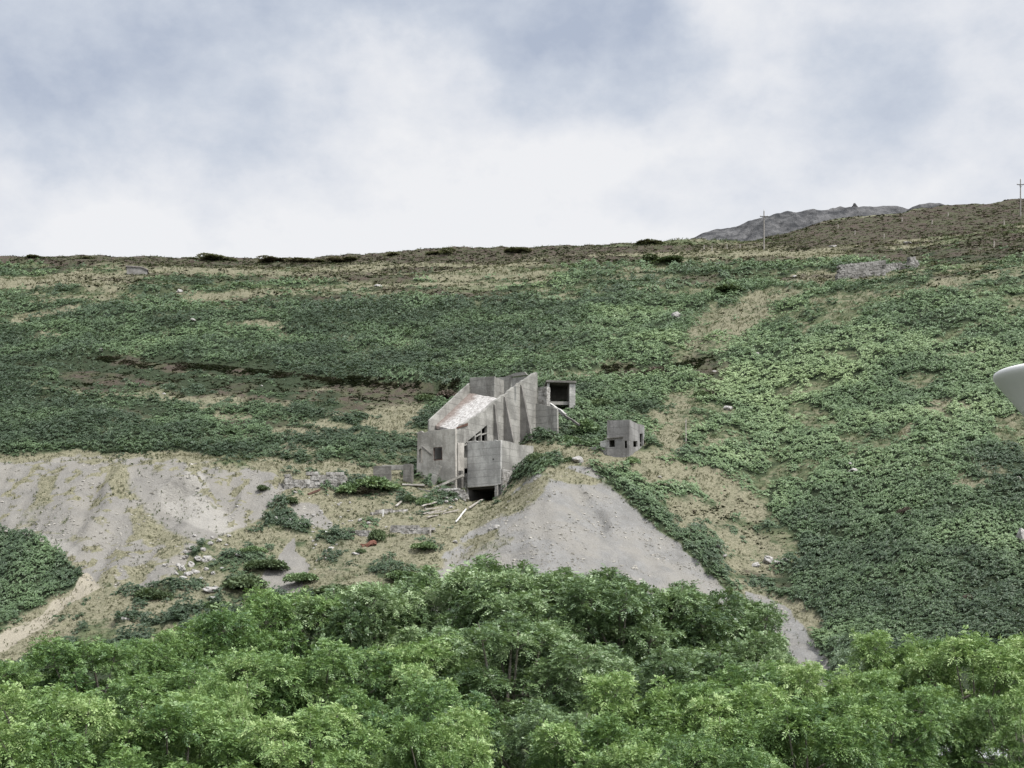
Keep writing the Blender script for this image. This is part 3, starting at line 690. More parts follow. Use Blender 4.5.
for x, y, w, l in ((211,590,15,'large flat pale slab of rock below the boulder pile'),(213,600,9,'white rock just under the large flat slab'),(210,606,5,'small white rock lowest below the flat slab'),
    (126,622,11,'white boulder among scrub just above the left treetops'),(238,562,5,'lone pale rock to the right of the boulder pile'),
    (165,566,5,'small pale rock left of the boulder pile'),(850,472,5,'small white rock just above a larger one on the bracken slope'),(854,478,10,'larger white boulder in the bracken slope right of centre'),
    (1018,484,7,'white rock in the bracken under the white lamp'),(755,566,9,'white boulder in rough grass right of the spoil cone'),(768,563,11,'broad white boulder beside another right of the spoil cone'),
    (785,565,8,'rightmost white boulder of the trio right of the spoil cone'),(777,572,6,'small upright pale rock below the trio of white boulders'),(719,553,6,'pale rock at the edge of the spoil cone scree'),(724,560,6,'dull rock by the right edge of the spoil cone'),
    (180,291,6,'small white rock on the upper left hillside'),(193,326,5,'pale rock in bracken at mid height left'),(164,394,5,'white rock below the old track on the left'),(262,387,3.5,'tiny white stone on the old track'),
    (83,396,4,'paired pale stone far left below the track'),(88,397,4,'right hand stone of a pair far left below the track'),(101,356,5,'white stone on the old track at left'),
    (676,322,8,'grey rock in bracken left of the dry gully'),(718,265,6,'pale rock on the upper slope below the skyline pole'),(757,354,4,'white stone in the bracken right of the dry gully'),
    (715,372,5,'white stone at the end of the old track'),(728,411,8,'pale rock beside the pole at mid slope'),(378,286,7,'pale rock with a bare streak beneath on the upper slope'),(795,277,5,'pale stone left of the old stone wall'),
    (832,246,9,'flat pale rock in the summit grass'),(908,243,9,'flat white rock in the upper dry grass'),
    (332,548,8,'white slab on the debris mound left of the red scrap'),(355,553,10,'pale flat rock left of the red scrap'),(327,552,6,'broken white stone on the debris mound'),(660,478,5,'pale stone under the small hut'),
    (578,460,14,'grey rock in dry grass below left of the small hut'),(560,457,6,'grey rock on the crest right of the bunker'),(497,528,7,'pinkish stone high on the spoil cone'),(490,529,5,'smaller pinkish stone high on the spoil cone'),(455,543,6,'pale rock on the left flank of the spoil cone')):
    boulder(x, y, w, l, hr=.35 if ('flat' in l or 'slab' in l) else .75)
rs = random.Random(77)
for i in range(70):
    cx_, cy_, sx_, sy_ = rs.choice(((312, 516, 16, 14), (318, 545, 18, 9), (400, 520, 40, 12), (300, 530, 30, 20), (345, 530, 30, 20), (440, 505, 14, 8)))
    boulder(rs.gauss(cx_, sx_), rs.gauss(cy_, sy_), rs.uniform(2, 4.6), 'small pale stone strewn over the rough debris ground left of the ruin', 'stones strewn over the debris ground', mesh=rs.choice(ROCKS2))
# big pale outcrop at the right edge
o = boulder(1022, 545, 16, 'tall pale rock outcrop at the right edge of the bracken slope', hr=1.9, sink=.1)

def rubble_wall(name, a, b, h, thick, label, cat, mat='rubble', stone=.32, gap=None, seed=3, follow=True, hvar=.25):
    """random stones laid in rough courses between two ground points"""
    r = random.Random(seed); d = (b-a); L = math.hypot(d.x, d.y); ux, uy = d.x/L, d.y/L
    bm = bmesh.new(); course = 0; zc = -.4
    def htop(s): return h*(1-hvar*(mnoise.noise(Vector((s*.35, seed, 0)))+.5))
    while zc < h:
        ch = stone*r.uniform(.7, 1.2); s = r.uniform(-stone, 0)
        while s < L:
            wl = stone*r.uniform(.8, 2.1)
            mid = s+wl/2
            if 0 <= mid <= L and zc+ch*.5 < htop(mid) and not (gap and gap[0] < mid < gap[1] and gap[2] < zc < gap[3]):
                g0 = a.z+(b.z-a.z)*mid/L
                for side in (-1, 1):
                    off = side*thick*.25+r.uniform(-.05, .05)
                    cpt = Vector((a.x+ux*mid-uy*off, a.y+uy*mid+ux*off, g0+zc+ch/2))
                    vs = []
                    for k in range(8):
                        sx = (1 if k & 1 else -1)*wl*.52; sy = (1 if k & 2 else -1)*thick*.30; sz = (1 if k & 4 else -1)*ch*.56
                        j = .13*stone
                        sx += r.uniform(-j, j)*1.6; sy += r.uniform(-j, j)*1.6; sz += r.uniform(-j, j)
                        vs.append(bm.verts.new((cpt.x+ux*sx-uy*sy, cpt.y+uy*sx+ux*sy, cpt.z+sz)))
                    for q in ((0,2,3,1),(4,5,7,6),(0,1,5,4),(2,6,7,3),(0,4,6,2),(1,3,7,5)): bm.faces.new([vs[i] for i in q])
            s += wl
        zc += ch*.95
    me = bpy.data.meshes.new(name); bm.to_mesh(me); bm.free()
    cen = Vector(((a.x+b.x)/2, (a.y+b.y)/2, min(a.z, b.z)))
    me.transform(__import__('mathutils').Matrix.Translation(-cen))
    o = link(name, me, M[mat]); o.location = cen
    return tag(o, label, cat)
def G(px, py, dz=0): return ground_hit(px, py, dz=dz)
wa = P(836, 280, 360); wb = P(890, 279, 366); 
def on_ground(p, dz=0): return Vector((p.x, p.y, float(zfull(np.array([p.x]), np.array([p.y]))[0])+dz))
wa = on_ground(G(838, 281)); wb = on_ground(Vector((G(895, 280).x, wa.y+3, 0)))
wh = 15.5/F*wa.y
rubble_wall('stone_wall', wa, wb, wh, 1.3, 'tall grey stone wall remnant alone in grass on the upper right slope', 'stone wall', 'fieldstone', .55, gap=(11.3, 12.6, 1.4, 2.4), seed=4, hvar=.10)
wc = on_ground(Vector((wb.x+.6, wb.y+3, 0))); wd = on_ground(Vector((wb.x+11, wb.y+9, 0)))
rubble_wall('stone_wall', wc, wd, 3.0, 1.1, 'low crumbling stone wall behind the tall grey wall remnant', 'stone wall', 'fieldstone', .5, seed=8, hvar=.6)
# rubble retaining wall at the right end of the left heap
wa = on_ground(G(285, 488)); wb = on_ground(G(347, 490)); wb.y = wa.y+1.5; wb.z = wa.z
rubble_wall('rubble_wall', wa, wb, 16/F*wa.y, 1.4, 'loose rubble retaining wall with a dark gap beside the left spoil heap', 'stone wall', 'rubble', .36, gap=(.8, 3.6, .8, 1.7), seed=5, hvar=.4)
wa = on_ground(G(392, 534)); wb = on_ground(G(433, 534)); 
rubble_wall('rubble_wall', wa, wb, 1.5, .9, 'low broken stone wall footing below the timber planks', 'stone wall', 'rubble', .3, seed=6, hvar=.8)
wa = on_ground(G(352, 536)); wb = on_ground(G(372, 536))
rubble_wall('rubble_wall', wa, wb, 1.3, .9, 'short stub of stone footing left of the round dark bush', 'stone wall', 'rubble', .3, seed=7, hvar=.8)
wa = on_ground(G(372, 516)); wb = on_ground(G(408, 512))
rubble_wall('rubble_wall', wa, wb, .9, .7, 'thin line of footing stones beside the white post', 'stone wall', 'rubble', .28, seed=9, hvar=1.0)

# ------------------------------------------------------------------ box helpers for built things
def box_bm(bm, x0, x1, y0, y1, z0, z1):
    vs = [bm.verts.new(p) for p in ((x0,y0,z0),(x1,y0,z0),(x1,y1,z0),(x0,y1,z0),(x0,y0,z1),(x1,y0,z1),(x1,y1,z1),(x0,y1,z1))]
    for q in ((0,3,2,1),(4,5,6,7),(0,1,5,4),(1,2,6,5),(2,3,7,6),(3,0,4,7)): bm.faces.new([vs[i] for i in q])
def prism(outer, holes, axis, c0, c1, chip=0.0):
    """flat polygon with holes, extruded along axis 'a' (local y) or 'b' (local x) or 'h' (z)"""
    loops = [outer]+list(holes)
    flat = [p for l in loops for p in l]
    tris = tessellate_polygon([[Vector((p[0], p[1], 0)) for p in l] for l in loops])
    def co(p, c):
        return {'a': (p[0], c, p[1]), 'b': (c, p[0], p[1]), 'h': (p[0], p[1], c)}[axis]
    bm = bmesh.new()
    A = [bm.verts.new(co(p, c0)) for p in flat]; B = [bm.verts.new(co(p, c1)) for p in flat]
    for t in tris:
        try:
            bm.faces.new([A[i] for i in t]); bm.faces.new([B[i] for i in reversed(t)])
        except ValueError: pass
    k = 0
    for l in loops:
        n = len(l)
        for i in range(n):
            j = (i+1) % n; bm.faces.new((A[k+i], A[k+j], B[k+j], B[k+i]))
        k += n
    bmesh.ops.recalc_face_normals(bm, faces=bm.faces)
    return bm
def finish(name, bm, mat, parent=None, bevel=0.0):
    me = bpy.data.meshes.new(name); bm.to_mesh(me); bm.free()
    o = link(name, me, M[mat] if isinstance(mat, str) else mat, parent)
    if bevel:
        m = o.modifiers.new('bevel', 'BEVEL'); m.width = bevel; m.segments = 2; m.limit_method = 'ANGLE'
    return o
def rough_edge(p, q, n, amp, rr):
    """broken concrete edge between two points of an outline"""
    out = []
    for i in range(1, n):
        t = i/n; out.append((p[0]+(q[0]-p[0])*t+rr.uniform(-amp, amp)*.5, p[1]+(q[1]-p[1])*t+rr.uniform(-amp, amp)))
    return out

# ------------------------------------------------------------------ the big ruin
def ZP(zx, zy): return (400+zx/5.12, 360+zy/5.12)
av = Vector((SA, CA, 0)); bv = Vector((CA, -SA, 0))
def ray(zx, zy):
    px, py = ZP(zx, zy); return Vector(((px-CX)/F, 1, (HY-py)/F))
def at_a(zx, zy, a):          # -> (b, h) on the plane a = const
    d = ray(zx, zy); t = (a+OB.dot(av))/d.dot(av); q = d*t-OB; return (q.dot(bv), q.z)
def at_b(zx, zy, b):          # -> (a, h) on the plane b = const
    d = ray(zx, zy); t = (b+OB.dot(bv))/d.dot(bv); q = d*t-OB; return (q.dot(av), q.z)
ruin = empty('quarry_building', (OB.x, OB.y, OB.z), -TH)
tag(ruin, 'large ruined concrete quarry building with sloping chute and tall buttressed side', 'ruin')
rr = random.Random(5)
# front bin
BW = at_a(345, 420, 0)[0]-.06
bL, _ = at_a(345, 420, 0); _, hB = at_a(430, 647, 0)
hL = at_a(345, 420, 0)[1]
front = [(bL, hL)]+rough_edge((bL, hL), (0, 0), 12, .13, rr)+[(0, 0), (0, hB+.15), (-1.0, hB), (bL, hB)]
bin_ = finish('ore_bin', prism(front, [], 'a', 0, .45), 'conc_light', ruin, .04)
E1 = at_b(684, 440, 0)
side = [(.45, 0), (2.2, .05), (5.0, -.15), (E1[0], E1[1]), (E1[0], E1[1]-5), (.45, hB-6.5)]
finish('bin_side_wall', prism(side, [], 'b', -.45, 0), 'conc', ruin, .04)
finish('bin_back_wall', prism([(bL, hL), (-.46, 0), (-.46, hB-6), (bL, hB-6)], [], 'a', 6.2, 6.6), 'inner_shade', ruin)
finish('bin_floor', prism([(bL+.42, .46), (-.46, .46), (-.46, 6.19), (bL+.42, 6.19)], [], 'h', hB-.3, hB), 'inner_shade', ruin)
finish('bin_left_wall', prism([(.452, hL), (7.6, hL), (7.6, hB-6), (.452, hB-6)], [], 'b', bL, bL+.4), 'inner_shade', ruin)
# stone piers each side of the mouth
def pier(b0, b1, a0, a1, h0, h1, seed):
    r = random.Random(seed); bm = bmesh.new(); z = h0
    while z < h1:
        ch = r.uniform(.22, .4); b = b0
        while b < b1-.05:
            w = r.uniform(.3, .6); w = min(w, b1-b)
            j = lambda: r.uniform(-.05, .05)
            box_bm(bm, b+j()*.4, b+w-.02, a0+j(), a1+j(), z+j()*.3, min(z+ch-.02, h1)); b += w
        z += ch
    return bm
finish('stone_pier', pier(bL-.75, bL-.003, .15, 2.2, hB-6, hB+2.2, 3), 'rubble', ruin)
finish('stone_pier', pier(-.9, -.455, -.25, .6, hB-6, hB-.02, 4), 'rubble', ruin)
finish('stone_facing', pier(.003, .28, .1, 2.6, hB-6, hB+2.4, 6), 'rubble', ruin)
# small drain hole in bin front
bm = bmesh.new(); bmesh.ops.create_cone(bm, cap_ends=True, segments=12, radius1=.14, radius2=.14, depth=.04)
bmesh.ops.rotate(bm, verts=bm.verts, matrix=__import__('mathutils').Matrix.Rotation(PI/2, 3, 'X')); bb = at_a(478, 508, 0)
bmesh.ops.translate(bm, verts=bm.verts, vec=(bb[0], -.012, bb[1])); finish('drain_outlet', bm, 'iron', bin_)
# timber beam jutting at the foot of the bin
# chute side wall
w = lambda x, y: at_b(x, y, BW)
top = [w(285,352), w(340,318), w(400,284), w(455,236), w(520,184), w(570,150), w(620,114), w(660,88), w(698,62)]
end = [w(704,66), w(707,230), w(706,360), w(690,520)]
top = [p_ for i_ in range(len(top)-1) for p_ in ([top[i_]]+rough_edge(top[i_], top[i_+1], 5, .16, rr))]+[top[-1]]
outl = top+end+[w(286,560), (w(286,500)[0], w(286,500)[1])]
sh = lambda pts: [w(*p) for p in pts]
holes = [sh([(346,415),(383,386),(383,415)]), sh([(388,381),(414,360),(414,376),(388,392)]), sh([(388,397),(414,382),(414,415),(388,415)]), sh([(419,355),(446,333),(446,372),(419,380)]), sh([(419,386),(446,378),(446,414),(419,414)]), sh([(327,442),(344,436),(344,500),(327,500)]), sh([(332,428),(343,420),(343,426),(332,434)])]
sw = finish('side_wall', prism(outl, holes, 'b', BW-.55, BW), 'conc', ruin, .03)
a0 = w(285, 352)[0]; aE = w(704, 200)[0]
# buttresses : triangular fins standing on the ledge
for zx, zt, fx, fy in ((478, 222, 504, 408), (530, 182, 583, 430), (615, 122, 682, 440)):
    ak = w(zx, zt)[0]; ht = w(zx, zt)[1]-.1
    fb, fh = at_a(fx, fy, ak)
    finish('buttress', prism([(BW+.003, ht), (BW+.22, ht-.1), (fb, fh), (fb+.3, fh-3.5), (BW+.003, fh-3.5)], [], 'a', ak, ak+.42), 'conc_fin', ruin, .03)
# strip cap along wall head
# front wall under the chute
fL = at_a(90, 370, a0-.3); fR = at_a(284, 352, a0-.3)
fw = lambda x, y: at_a(x, y, a0-.3)
fo = [fw(90,374)]+rough_edge(fw(90,374), fw(150,360), 6, .25, rr)+[fw(150,360), fw(200,358), fw(284,351), fw(286,680), fw(84,680)]
fh_ = [[fw(171,449), fw(216,445), fw(218,512), fw(173,517)], [fw(96,462), fw(108,452), fw(114,470), fw(112,528), fw(95,530)]]
fwall = finish('front_wall', prism(fo, fh_, 'a', a0-.35, a0+.05), 'conc_warm', ruin, .03)
x0, x1 = fw(171,449)[0], fw(217,445)[0]; z0, z1 = fw(172,515)[1], fw(172,447)[1]
bm = bmesh.new(); t = .12
box_bm(bm, x0+.003, x0+t, a0-.30, a0-.18, z0+t, z1-t); box_bm(bm, x1-t, x1-.003, a0-.30, a0-.18, z0+t, z1-t); box_bm(bm, x0+.003, x1-.003, a0-.31, a0-.17, z0+.003, z0+t); box_bm(bm, x0+.003, x1-.003, a0-.31, a0-.17, z1-t, z1-.04)
finish('window_frame', bm, 'rustdark', fwall)
# diagonal stair-like stain strip / broken render
bl = BW-.56-6.2
hroof = fw(200,358)[1]
ab = at_b(357, 120, bl)[0]
finish('annex_side_wall', prism([(a0+.06, hroof-.25), (a0+6, hroof-.3), (a0+6, hroof-9), (a0+.06, hroof-9)], [], 'b', fL[0], fL[0]+.35), 'conc_warm', ruin)
finish('annex_roof', prism([(fL[0]-.1, a0-.45), (bl-.31, a0-.45), (bl-.31, a0+5.5), (fL[0]-.1, a0+5.5)], [], 'h', hroof-.24, hroof-.02), 'conc', ruin, .03)
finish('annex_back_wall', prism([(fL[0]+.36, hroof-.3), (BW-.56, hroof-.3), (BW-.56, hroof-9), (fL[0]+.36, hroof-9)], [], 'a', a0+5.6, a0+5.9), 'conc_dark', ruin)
# chute deck
h0 = at_a(200, 340, a0)[1]; h1 = at_a(400, 172, ab)[1]
ql = at_b(182, 336, bl); qu = at_b(364, 171, bl); wr = at_b(300, 356, BW-.56); wu = at_b(520, 192, BW-.56)
cLL = (bl, ql[0], ql[1]); cUL = (bl, ab, qu[1]); cLR = (BW-.565, wr[0], wr[1]-.25); cUR = (BW-.565, ab, wu[1]-.2)
h1 = min(cUL[2], cUR[2])
print('CHUTE', a0, ab, bl, BW, ql, qu, wr, wu)
bm = bmesh.new(); nA, nB = 30, 12; grid = []
for i in range(nA+1):
    row = []
    for j in range(nB+1):
        t = i/nA; u = j/nB
        p0 = [cLL[k_]*(1-u)+cLR[k_]*u for k_ in range(3)]; p1 = [cUL[k_]*(1-u)+cUR[k_]*u for k_ in range(3)]
        row.append(tuple(p0[k_]*(1-t)+p1[k_]*t+(rr.uniform(-.06, .06) if k_ == 2 else (rr.uniform(-.25, .1) if (k_ == 1 and i == 0) else 0)) for k_ in range(3)))
    grid.append(row)
tv = [[bm.verts.new(p) for p in r_] for r_ in grid]; bvv = [[bm.verts.new((p[0], p[1], p[2]-.4)) for p in r_] for r_ in grid]
for i in range(nA):
    for j in range(nB):
        bm.faces.new((tv[i][j], tv[i][j+1], tv[i+1][j+1], tv[i+1][j])); bm.faces.new((bvv[i][j], bvv[i+1][j], bvv[i+1][j+1], bvv[i][j+1]))
for j in range(nB): bm.faces.new((tv[0][j], bvv[0][j], bvv[0][j+1], tv[0][j+1])); bm.faces.new((tv[nA][j], tv[nA][j+1], bvv[nA][j+1], bvv[nA][j]))
for i in range(nA): bm.faces.new((tv[i][0], tv[i+1][0], bvv[i+1][0], bvv[i][0])); bm.faces.new((tv[i][nB], bvv[i][nB], bvv[i+1][nB], tv[i+1][nB]))
finish('chute_floor', bm, 'deck', ruin)
finish('added_dark_wall', prism([(a0+.1, wr[1]-1), (ab, wu[1]-1.2), (ab, h1-14), (a0+.1, h1-14)], [], 'b', BW-2.4, BW-2.1), 'inner_shade', ruin)  # added under the deck so the side wall's holes look dark
# left parapet
q = lambda x, y: at_b(x, y, bl)
lp = [q(150,308), q(200,262), q(258,208), q(310,158), q(357,118), (q(357,118)[0], q(357,118)[1]-14), (q(150,308)[0], q(150,330)[1]-9)]
finish('parapet', prism(lp, [], 'b', bl-.3, bl), 'conc', ruin, .03)
# back wall of the chute, in two steps
e = lambda x, y: at_a(x, y, ab)
finish('back_wall', prism([e(357,90), e(400,88), e(484,84), (e(484,84)[0], h1-1), (bl, h1-1)], [], 'a', ab, ab+.4), 'conc', ruin, .03)
bs = e(484, 84)[0]
finish('wing_wall', prism([(ab+.41, e(484,84)[1]-.1), (ab+2.6, e(484,84)[1]-.2), (ab+2.6, h1-1), (ab+.41, h1-1)], [], 'b', bs-.3, bs), 'conc', ruin)
a2 = ab+2.7
g2 = lambda x, y: at_a(x, y, a2)
finish('back_wall', prism([g2(470,92), g2(530,88), g2(590,66), g2(636,60), g2(650,75), (BW-.56, g2(650,75)[1]), (BW-.56, h1-1.5), (g2(470,92)[0], h1-1.5)], [], 'a', a2, a2+.4), 'conc', ruin, .03)
finish('landing_slab', prism([(bs, ab+.1), (BW-.57, ab+.1), (BW-.57, a2-.01), (bs, a2-.01)], [], 'h', h1-.5, h1-.1), 'deck', ruin)
# end wall and wing running back to the right
aw = aE+.4
finish('end_wall', prism([(bs-3, w(704,66)[1]-.4), (BW-.56, w(704,66)[1]-.4), (BW-.56, h1-9), (bs-3, h1-9)], [], 'a', aE-.45, aE-.02), 'conc', ruin)
g3 = lambda x, y: at_a(x, y, aw-.5)
finish('wing_wall', prism([(BW+.003, g3(706,222)[1]), g3(745,232), g3(790,240), g3(811,252), g3(813,420), (BW+.003, g3(706,440)[1])], [], 'a', aw-.9, aw-.5), 'conc', ruin, .03)
# broken stone stub on the end wall
finish('stone_stub', pier(BW+.1, g3(750,150)[0], aw-.4, aw+.6, g3(706,240)[1]-1.5, g3(706,140)[1], 12), 'rubble', ruin)
# inner pillar light edge between deck and bin (concrete post in front of side wall)
pa = w(292, 430)
finish('corner_post', prism([(pa[0]-.1, w(290,425)[1]), (w(322,425)[0], w(322,425)[1]), (w(322,560)[0], w(322,600)[1]), (pa[0]-.1, w(290,600)[1])], [], 'b', BW+.003, BW+.25), 'conc_warm', ruin, .03)
finish('timber_lintel', prism([w(286,352), w(290,344), w(345,322), w(345,336)], [], 'b', BW+.003, BW+.12), 'rustdark', ruin)
# diagonal brace left of the front wall window (fallen beam against the face)
finish('fallen_beam', prism([fw(115,440), fw(165,482), fw(165,492), fw(115,452)], [], 'a', a0-.5, a0-.36), 'conc_dark', ruin)

# ---- loose concrete pieces in front of the ruin (each its own thing)
def free_box(name, px, py, Y, w, d, h, rot, mat, label, cat, tilt=(0, 0), group=None, bev=.03, taper=0):
    bm = bmesh.new(); box_bm(bm, -w/2, w/2, -d/2, d/2, 0, h)
    bmesh.ops.subdivide_edges(bm, edges=bm.edges, cuts=3, use_grid_fill=True)
    for v in bm.verts:
        v.co += Vector((mnoise.noise(v.co*1.7+Vector((px, 0, 0))), mnoise.noise(v.co*1.7+Vector((0, py, 0))), mnoise.noise(v.co*1.7+Vector((0, 0, px)))))*.06*min(1, max(w, h)/2)*(1 if min(w, d, h) > .25 else .4)
    o = finish(name, bm, mat, None, bev*.5)
    p = P(px, py, Y) if Y else ground_hit(px, py)
    o.location = p; o.rotation_euler = (tilt[0], tilt[1], rot)
    return tag(o, label, cat, group)
free_box('concrete_wall', 382.5, 482, 211, 2.7, .5, 2.4, -.12, 'conc_dark', 'low dark concrete wall stub left of the ruin', 'wall')
free_box('concrete_wall', 408.3, 483.5, 211, 1.35, .9, 2.9, -.3, 'conc_dark', 'squat dark concrete pillar between the wall stub and the ruin', 'pillar')
free_box('concrete_wall', 396, 470, 214, 4.2, .4, .75, -.1, 'conc', 'thin concrete rail spanning from wall stub to pillar', 'rail')
free_box('concrete_slab', 415, 488, 209.5, 3.4, 2.2, .25, -.2, 'conc_warm', 'flat tilted concrete slab lying below the ruin front', 'slab', (-.25, .05))
free_box('concrete_slab', 431, 487.5, 209.5, .9, .4, 3.5, -.5, 'conc', 'narrow concrete slab leaning against the ruin front', 'slab', (-.1, .35))
free_box('concrete_wall', 451, 489, 210.5, 4.3, .5, 2.6, -.6, 'conc_dark', 'low dark plinth wall between the ruin front and the bin', 'wall')
def beam(name, p, q, w, t, mat, label, cat, group=None):
    d = q-p; L = d.length; bm = bmesh.new(); box_bm(bm, 0, L, -w/2, w/2, -t/2, t/2)
    bmesh.ops.subdivide_edges(bm, edges=[e_ for e_ in bm.edges if e_.calc_length() > L*.9], cuts=6)
    for v in bm.verts: v.co += Vector((0, mnoise.noise(Vector((v.co.x*.8, p.x, 0))), mnoise.noise(Vector((v.co.x*.8, 0, p.x)))))*w*.3
    o = finish(name, bm, mat, None, .01); o.location = p
    o.rotation_mode = 'QUATERNION'; o.rotation_quaternion = d.to_track_quat('X', 'Z')
    return tag(o, label, cat, group)
beam('concrete_beam', P(428, 491, 208.5), P(463, 475, 208), .34, .34, 'conc_warm', 'long pale concrete beam propped diagonally against the bin', 'beam')
beam('concrete_beam', ground_hit(432, 494, dz=.2), P(418, 489, 208.5), .3, .3, 'conc', 'short concrete beam under the tilted flat slab', 'beam')
wa = on_ground(P(440, 0, 205.5)); wb = on_ground(P(467, 0, 205.2)); wb.z = wa.z = min(wa.z, wb.z)
rubble_wall('rubble_wall', wa, wb, 2.4, 1.2, 'rubble stone retaining wall just left of the bin mouth', 'stone wall', 'rubble', .34, seed=14, hvar=.3)
planks = 'weathered plank in the stack of timbers below the bin mouth'
for i, (x0_, y0_, x1_, y1_) in enumerate(((423,517,441,513),(427,521,458,514),(425,514,443,511),(428,519,446,515),(422,511,436,508))):
    beam('plank', ground_hit(x0_, y0_, dz=.35+.08*i), ground_hit(x1_, y1_, dz=.4+.08*i), .36, .14, 'timber', planks, 'plank', 'planks stacked below the bin mouth')
beam('plank', ground_hit(396, 509, dz=.3), ground_hit(404, 502, dz=.45), .3, .15, 'timber', 'short grey timber lying in grass above the footing stones', 'plank')
beam('plank', ground_hit(456, 526, dz=.5), ground_hit(466, 514, dz=.6), .2, .12, 'white', 'bleached white timber at the left edge of the spoil cone', 'plank')
beam('plank', ground_hit(469, 512, dz=.6), ground_hit(482, 504, dz=.6), .3, .14, 'timber', 'grey timber running up towards the dark bin mouth', 'plank')
beam('post', ground_hit(383, 518), ground_hit(383, 518)+Vector((0, 0, 1.1)), .25, .2, 'white', 'short white post standing in grass left of the planks', 'post')
beam('post', ground_hit(430.5, 537), ground_hit(430.5, 537)+Vector((0, 0, 1.5)), .2, .2, 'timber', 'short grey post at the right end of the broken footing', 'post')
beam('plank', ground_hit(308, 497, dz=.3), ground_hit(320, 494, dz=.3), .3, .25, 'rustdark', 'dark old sleeper lying on top of the debris mound', 'plank')
beam('plank', ground_hit(326, 535, dz=.3), ground_hit(331, 541, dz=.3), .3, .15, 'white', 'small white board on the debris mound', 'plank')
# rusty scrap : bent plate, hoop and bar
p = ground_hit(369, 547)
sc_ = empty('rusty_scrap', p, .2); tag(sc_, 'crumpled rust red scrap metal below the round dark bush', 'scrap metal')
bm = bmesh.new(); bmesh.ops.create_grid(bm, x_segments=10, y_segments=6, size=1)
for v in bm.verts: v.co = Vector((v.co.x*.95, v.co.y*.6, .35+.3*math.sin(v.co.x*2.5)+.25*v.co.y+.1*mnoise.noise(v.co*3)))
bmesh.ops.solidify(bm, geom=bm.faces[:], thickness=.05); finish('plate', bm, 'rust', sc_)
bm = bmesh.new(); box_bm(bm, -1.2, .5, -.5, -.35, .1, .25); box_bm(bm, .5, .95, -.5, .3, .2, .6); finish('bracket', bm, 'rust', sc_)

# ------------------------------------------------------------------ the small hut
def Z8(zx, zy): return (540+zx/7.683, 370+zy/7.68)
TH2 = math.radians(22); av2 = Vector((math.sin(TH2), math.cos(TH2), 0)); bv2 = Vector((math.cos(TH2), -math.sin(TH2), 0))
px_, py_ = Z8(688, 381); OH = P(px_, py_, 212)
hut = empty('concrete_hut', OH, -TH2); tag(hut, 'small roofless two level concrete hut with square dark windows on the ridge', 'hut')
def ha(zx, zy, a):
    px, py = Z8(zx, zy); d = P(px, py, 1); t = (a+OH.dot(av2))/d.dot(av2); q_ = d*t-OH; return (q_.dot(bv2), q_.z)
def hb(zx, zy, b):
    px, py = Z8(zx, zy); d = P(px, py, 1); t = (b+OH.dot(bv2))/d.dot(bv2); q_ = d*t-OH; return (q_.dot(av2), q_.z)
f = lambda x, y: ha(x, y, 0)
hl = f(515, 387)
depth = hb(803, 425, 0)[0]; 
finish('front_wall', prism([hl, (-1.6, .02), (0, 0), (0, -6), (hl[0], -6)], [[f(531,539), f(573,537), f(574,590), f(532,593)], [f(649,545), f(667,543), f(668,600), f(650,602)]], 'a', 0, .3), 'conc_hut', hut, .03)
s = lambda x, y: hb(x, y, 0)
hz = s(803,425)[1]
finish('side_wall', prism([(.303, 0), (depth*.5, -.02), (depth, hz), (depth, hz-6), (.303, -6)], [[s(717,546), s(750,546), s(751,589), s(718,593)], [s(767,490), s(790,489), s(791,588), s(768,590)]], 'b', -.3, 0), 'conc_hut', hut, .03)
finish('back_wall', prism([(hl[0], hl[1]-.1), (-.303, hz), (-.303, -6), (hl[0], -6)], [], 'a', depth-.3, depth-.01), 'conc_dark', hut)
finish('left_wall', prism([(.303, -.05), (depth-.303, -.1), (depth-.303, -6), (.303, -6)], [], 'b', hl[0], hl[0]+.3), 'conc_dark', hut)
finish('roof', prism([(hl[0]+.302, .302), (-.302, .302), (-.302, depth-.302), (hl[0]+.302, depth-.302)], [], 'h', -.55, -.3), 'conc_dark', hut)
finish('floor_slab', prism([(hl[0]+.302, .302), (-.302, .302), (-.302, depth-.302), (hl[0]+.302, depth-.302)], [], 'h', f(600,515)[1]-.2, f(600,515)[1]), 'conc_dark', hut)
lz = f(600, 518)[1]
finish('string_course', prism([(f(500,520)[0], lz), (f(640,510)[0], lz+.1), (f(640,510)[0], lz-.05), (f(500,520)[0], lz-.14)], [], 'a', -.22, -.003), 'conc_dark', hut)
le = f(458, 548)
finish('lean_to', prism([(le[0], le[1]), (hl[0]-.003, le[1]+.25), (hl[0]-.003, -6), (le[0], -6)], [], 'a', .3, 2.4), 'conc_light', hut, .03)
finish('pillar_stub', prism([(le[0]-1.9, le[1]-.75), (le[0]-.7, le[1]-.6), (le[0]-.5, -6), (le[0]-1.9, -6)], [], 'a', .9, 1.5), 'conc', hut, .03)

# ------------------------------------------------------------------ shelter above the ruin
pC = P(*Z8(62, 250), 238)
shl = empty('concrete_shelter', pC, 0.05); tag(shl, 'open fronted flat roofed concrete shelter with a black interior above the ruin', 'shelter')
u = 238/F/7.683
W_ = (265-55)*u; H_ = (250-85)*u
finish('post', prism([(-.15, -3), (.25, -3), (.25, H_-.25), (-.15, H_-.25)], [], 'a', 0, .4), 'conc_light', shl, .02)
finish('side_wall', prism([(W_-1.0, -3), (W_, -3), (W_, H_-.26), (W_-1.0, H_-.26)], [], 'a', -.1, 5), 'conc_light', shl, .03)
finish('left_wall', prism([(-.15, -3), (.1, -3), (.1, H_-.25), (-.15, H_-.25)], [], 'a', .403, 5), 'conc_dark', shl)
finish('back_wall', prism([(.103, -3), (W_-1.003, -3), (W_-1.003, H_-.26), (.103, H_-.26)], [], 'a', 4.6, 5), 'conc_dark', shl)
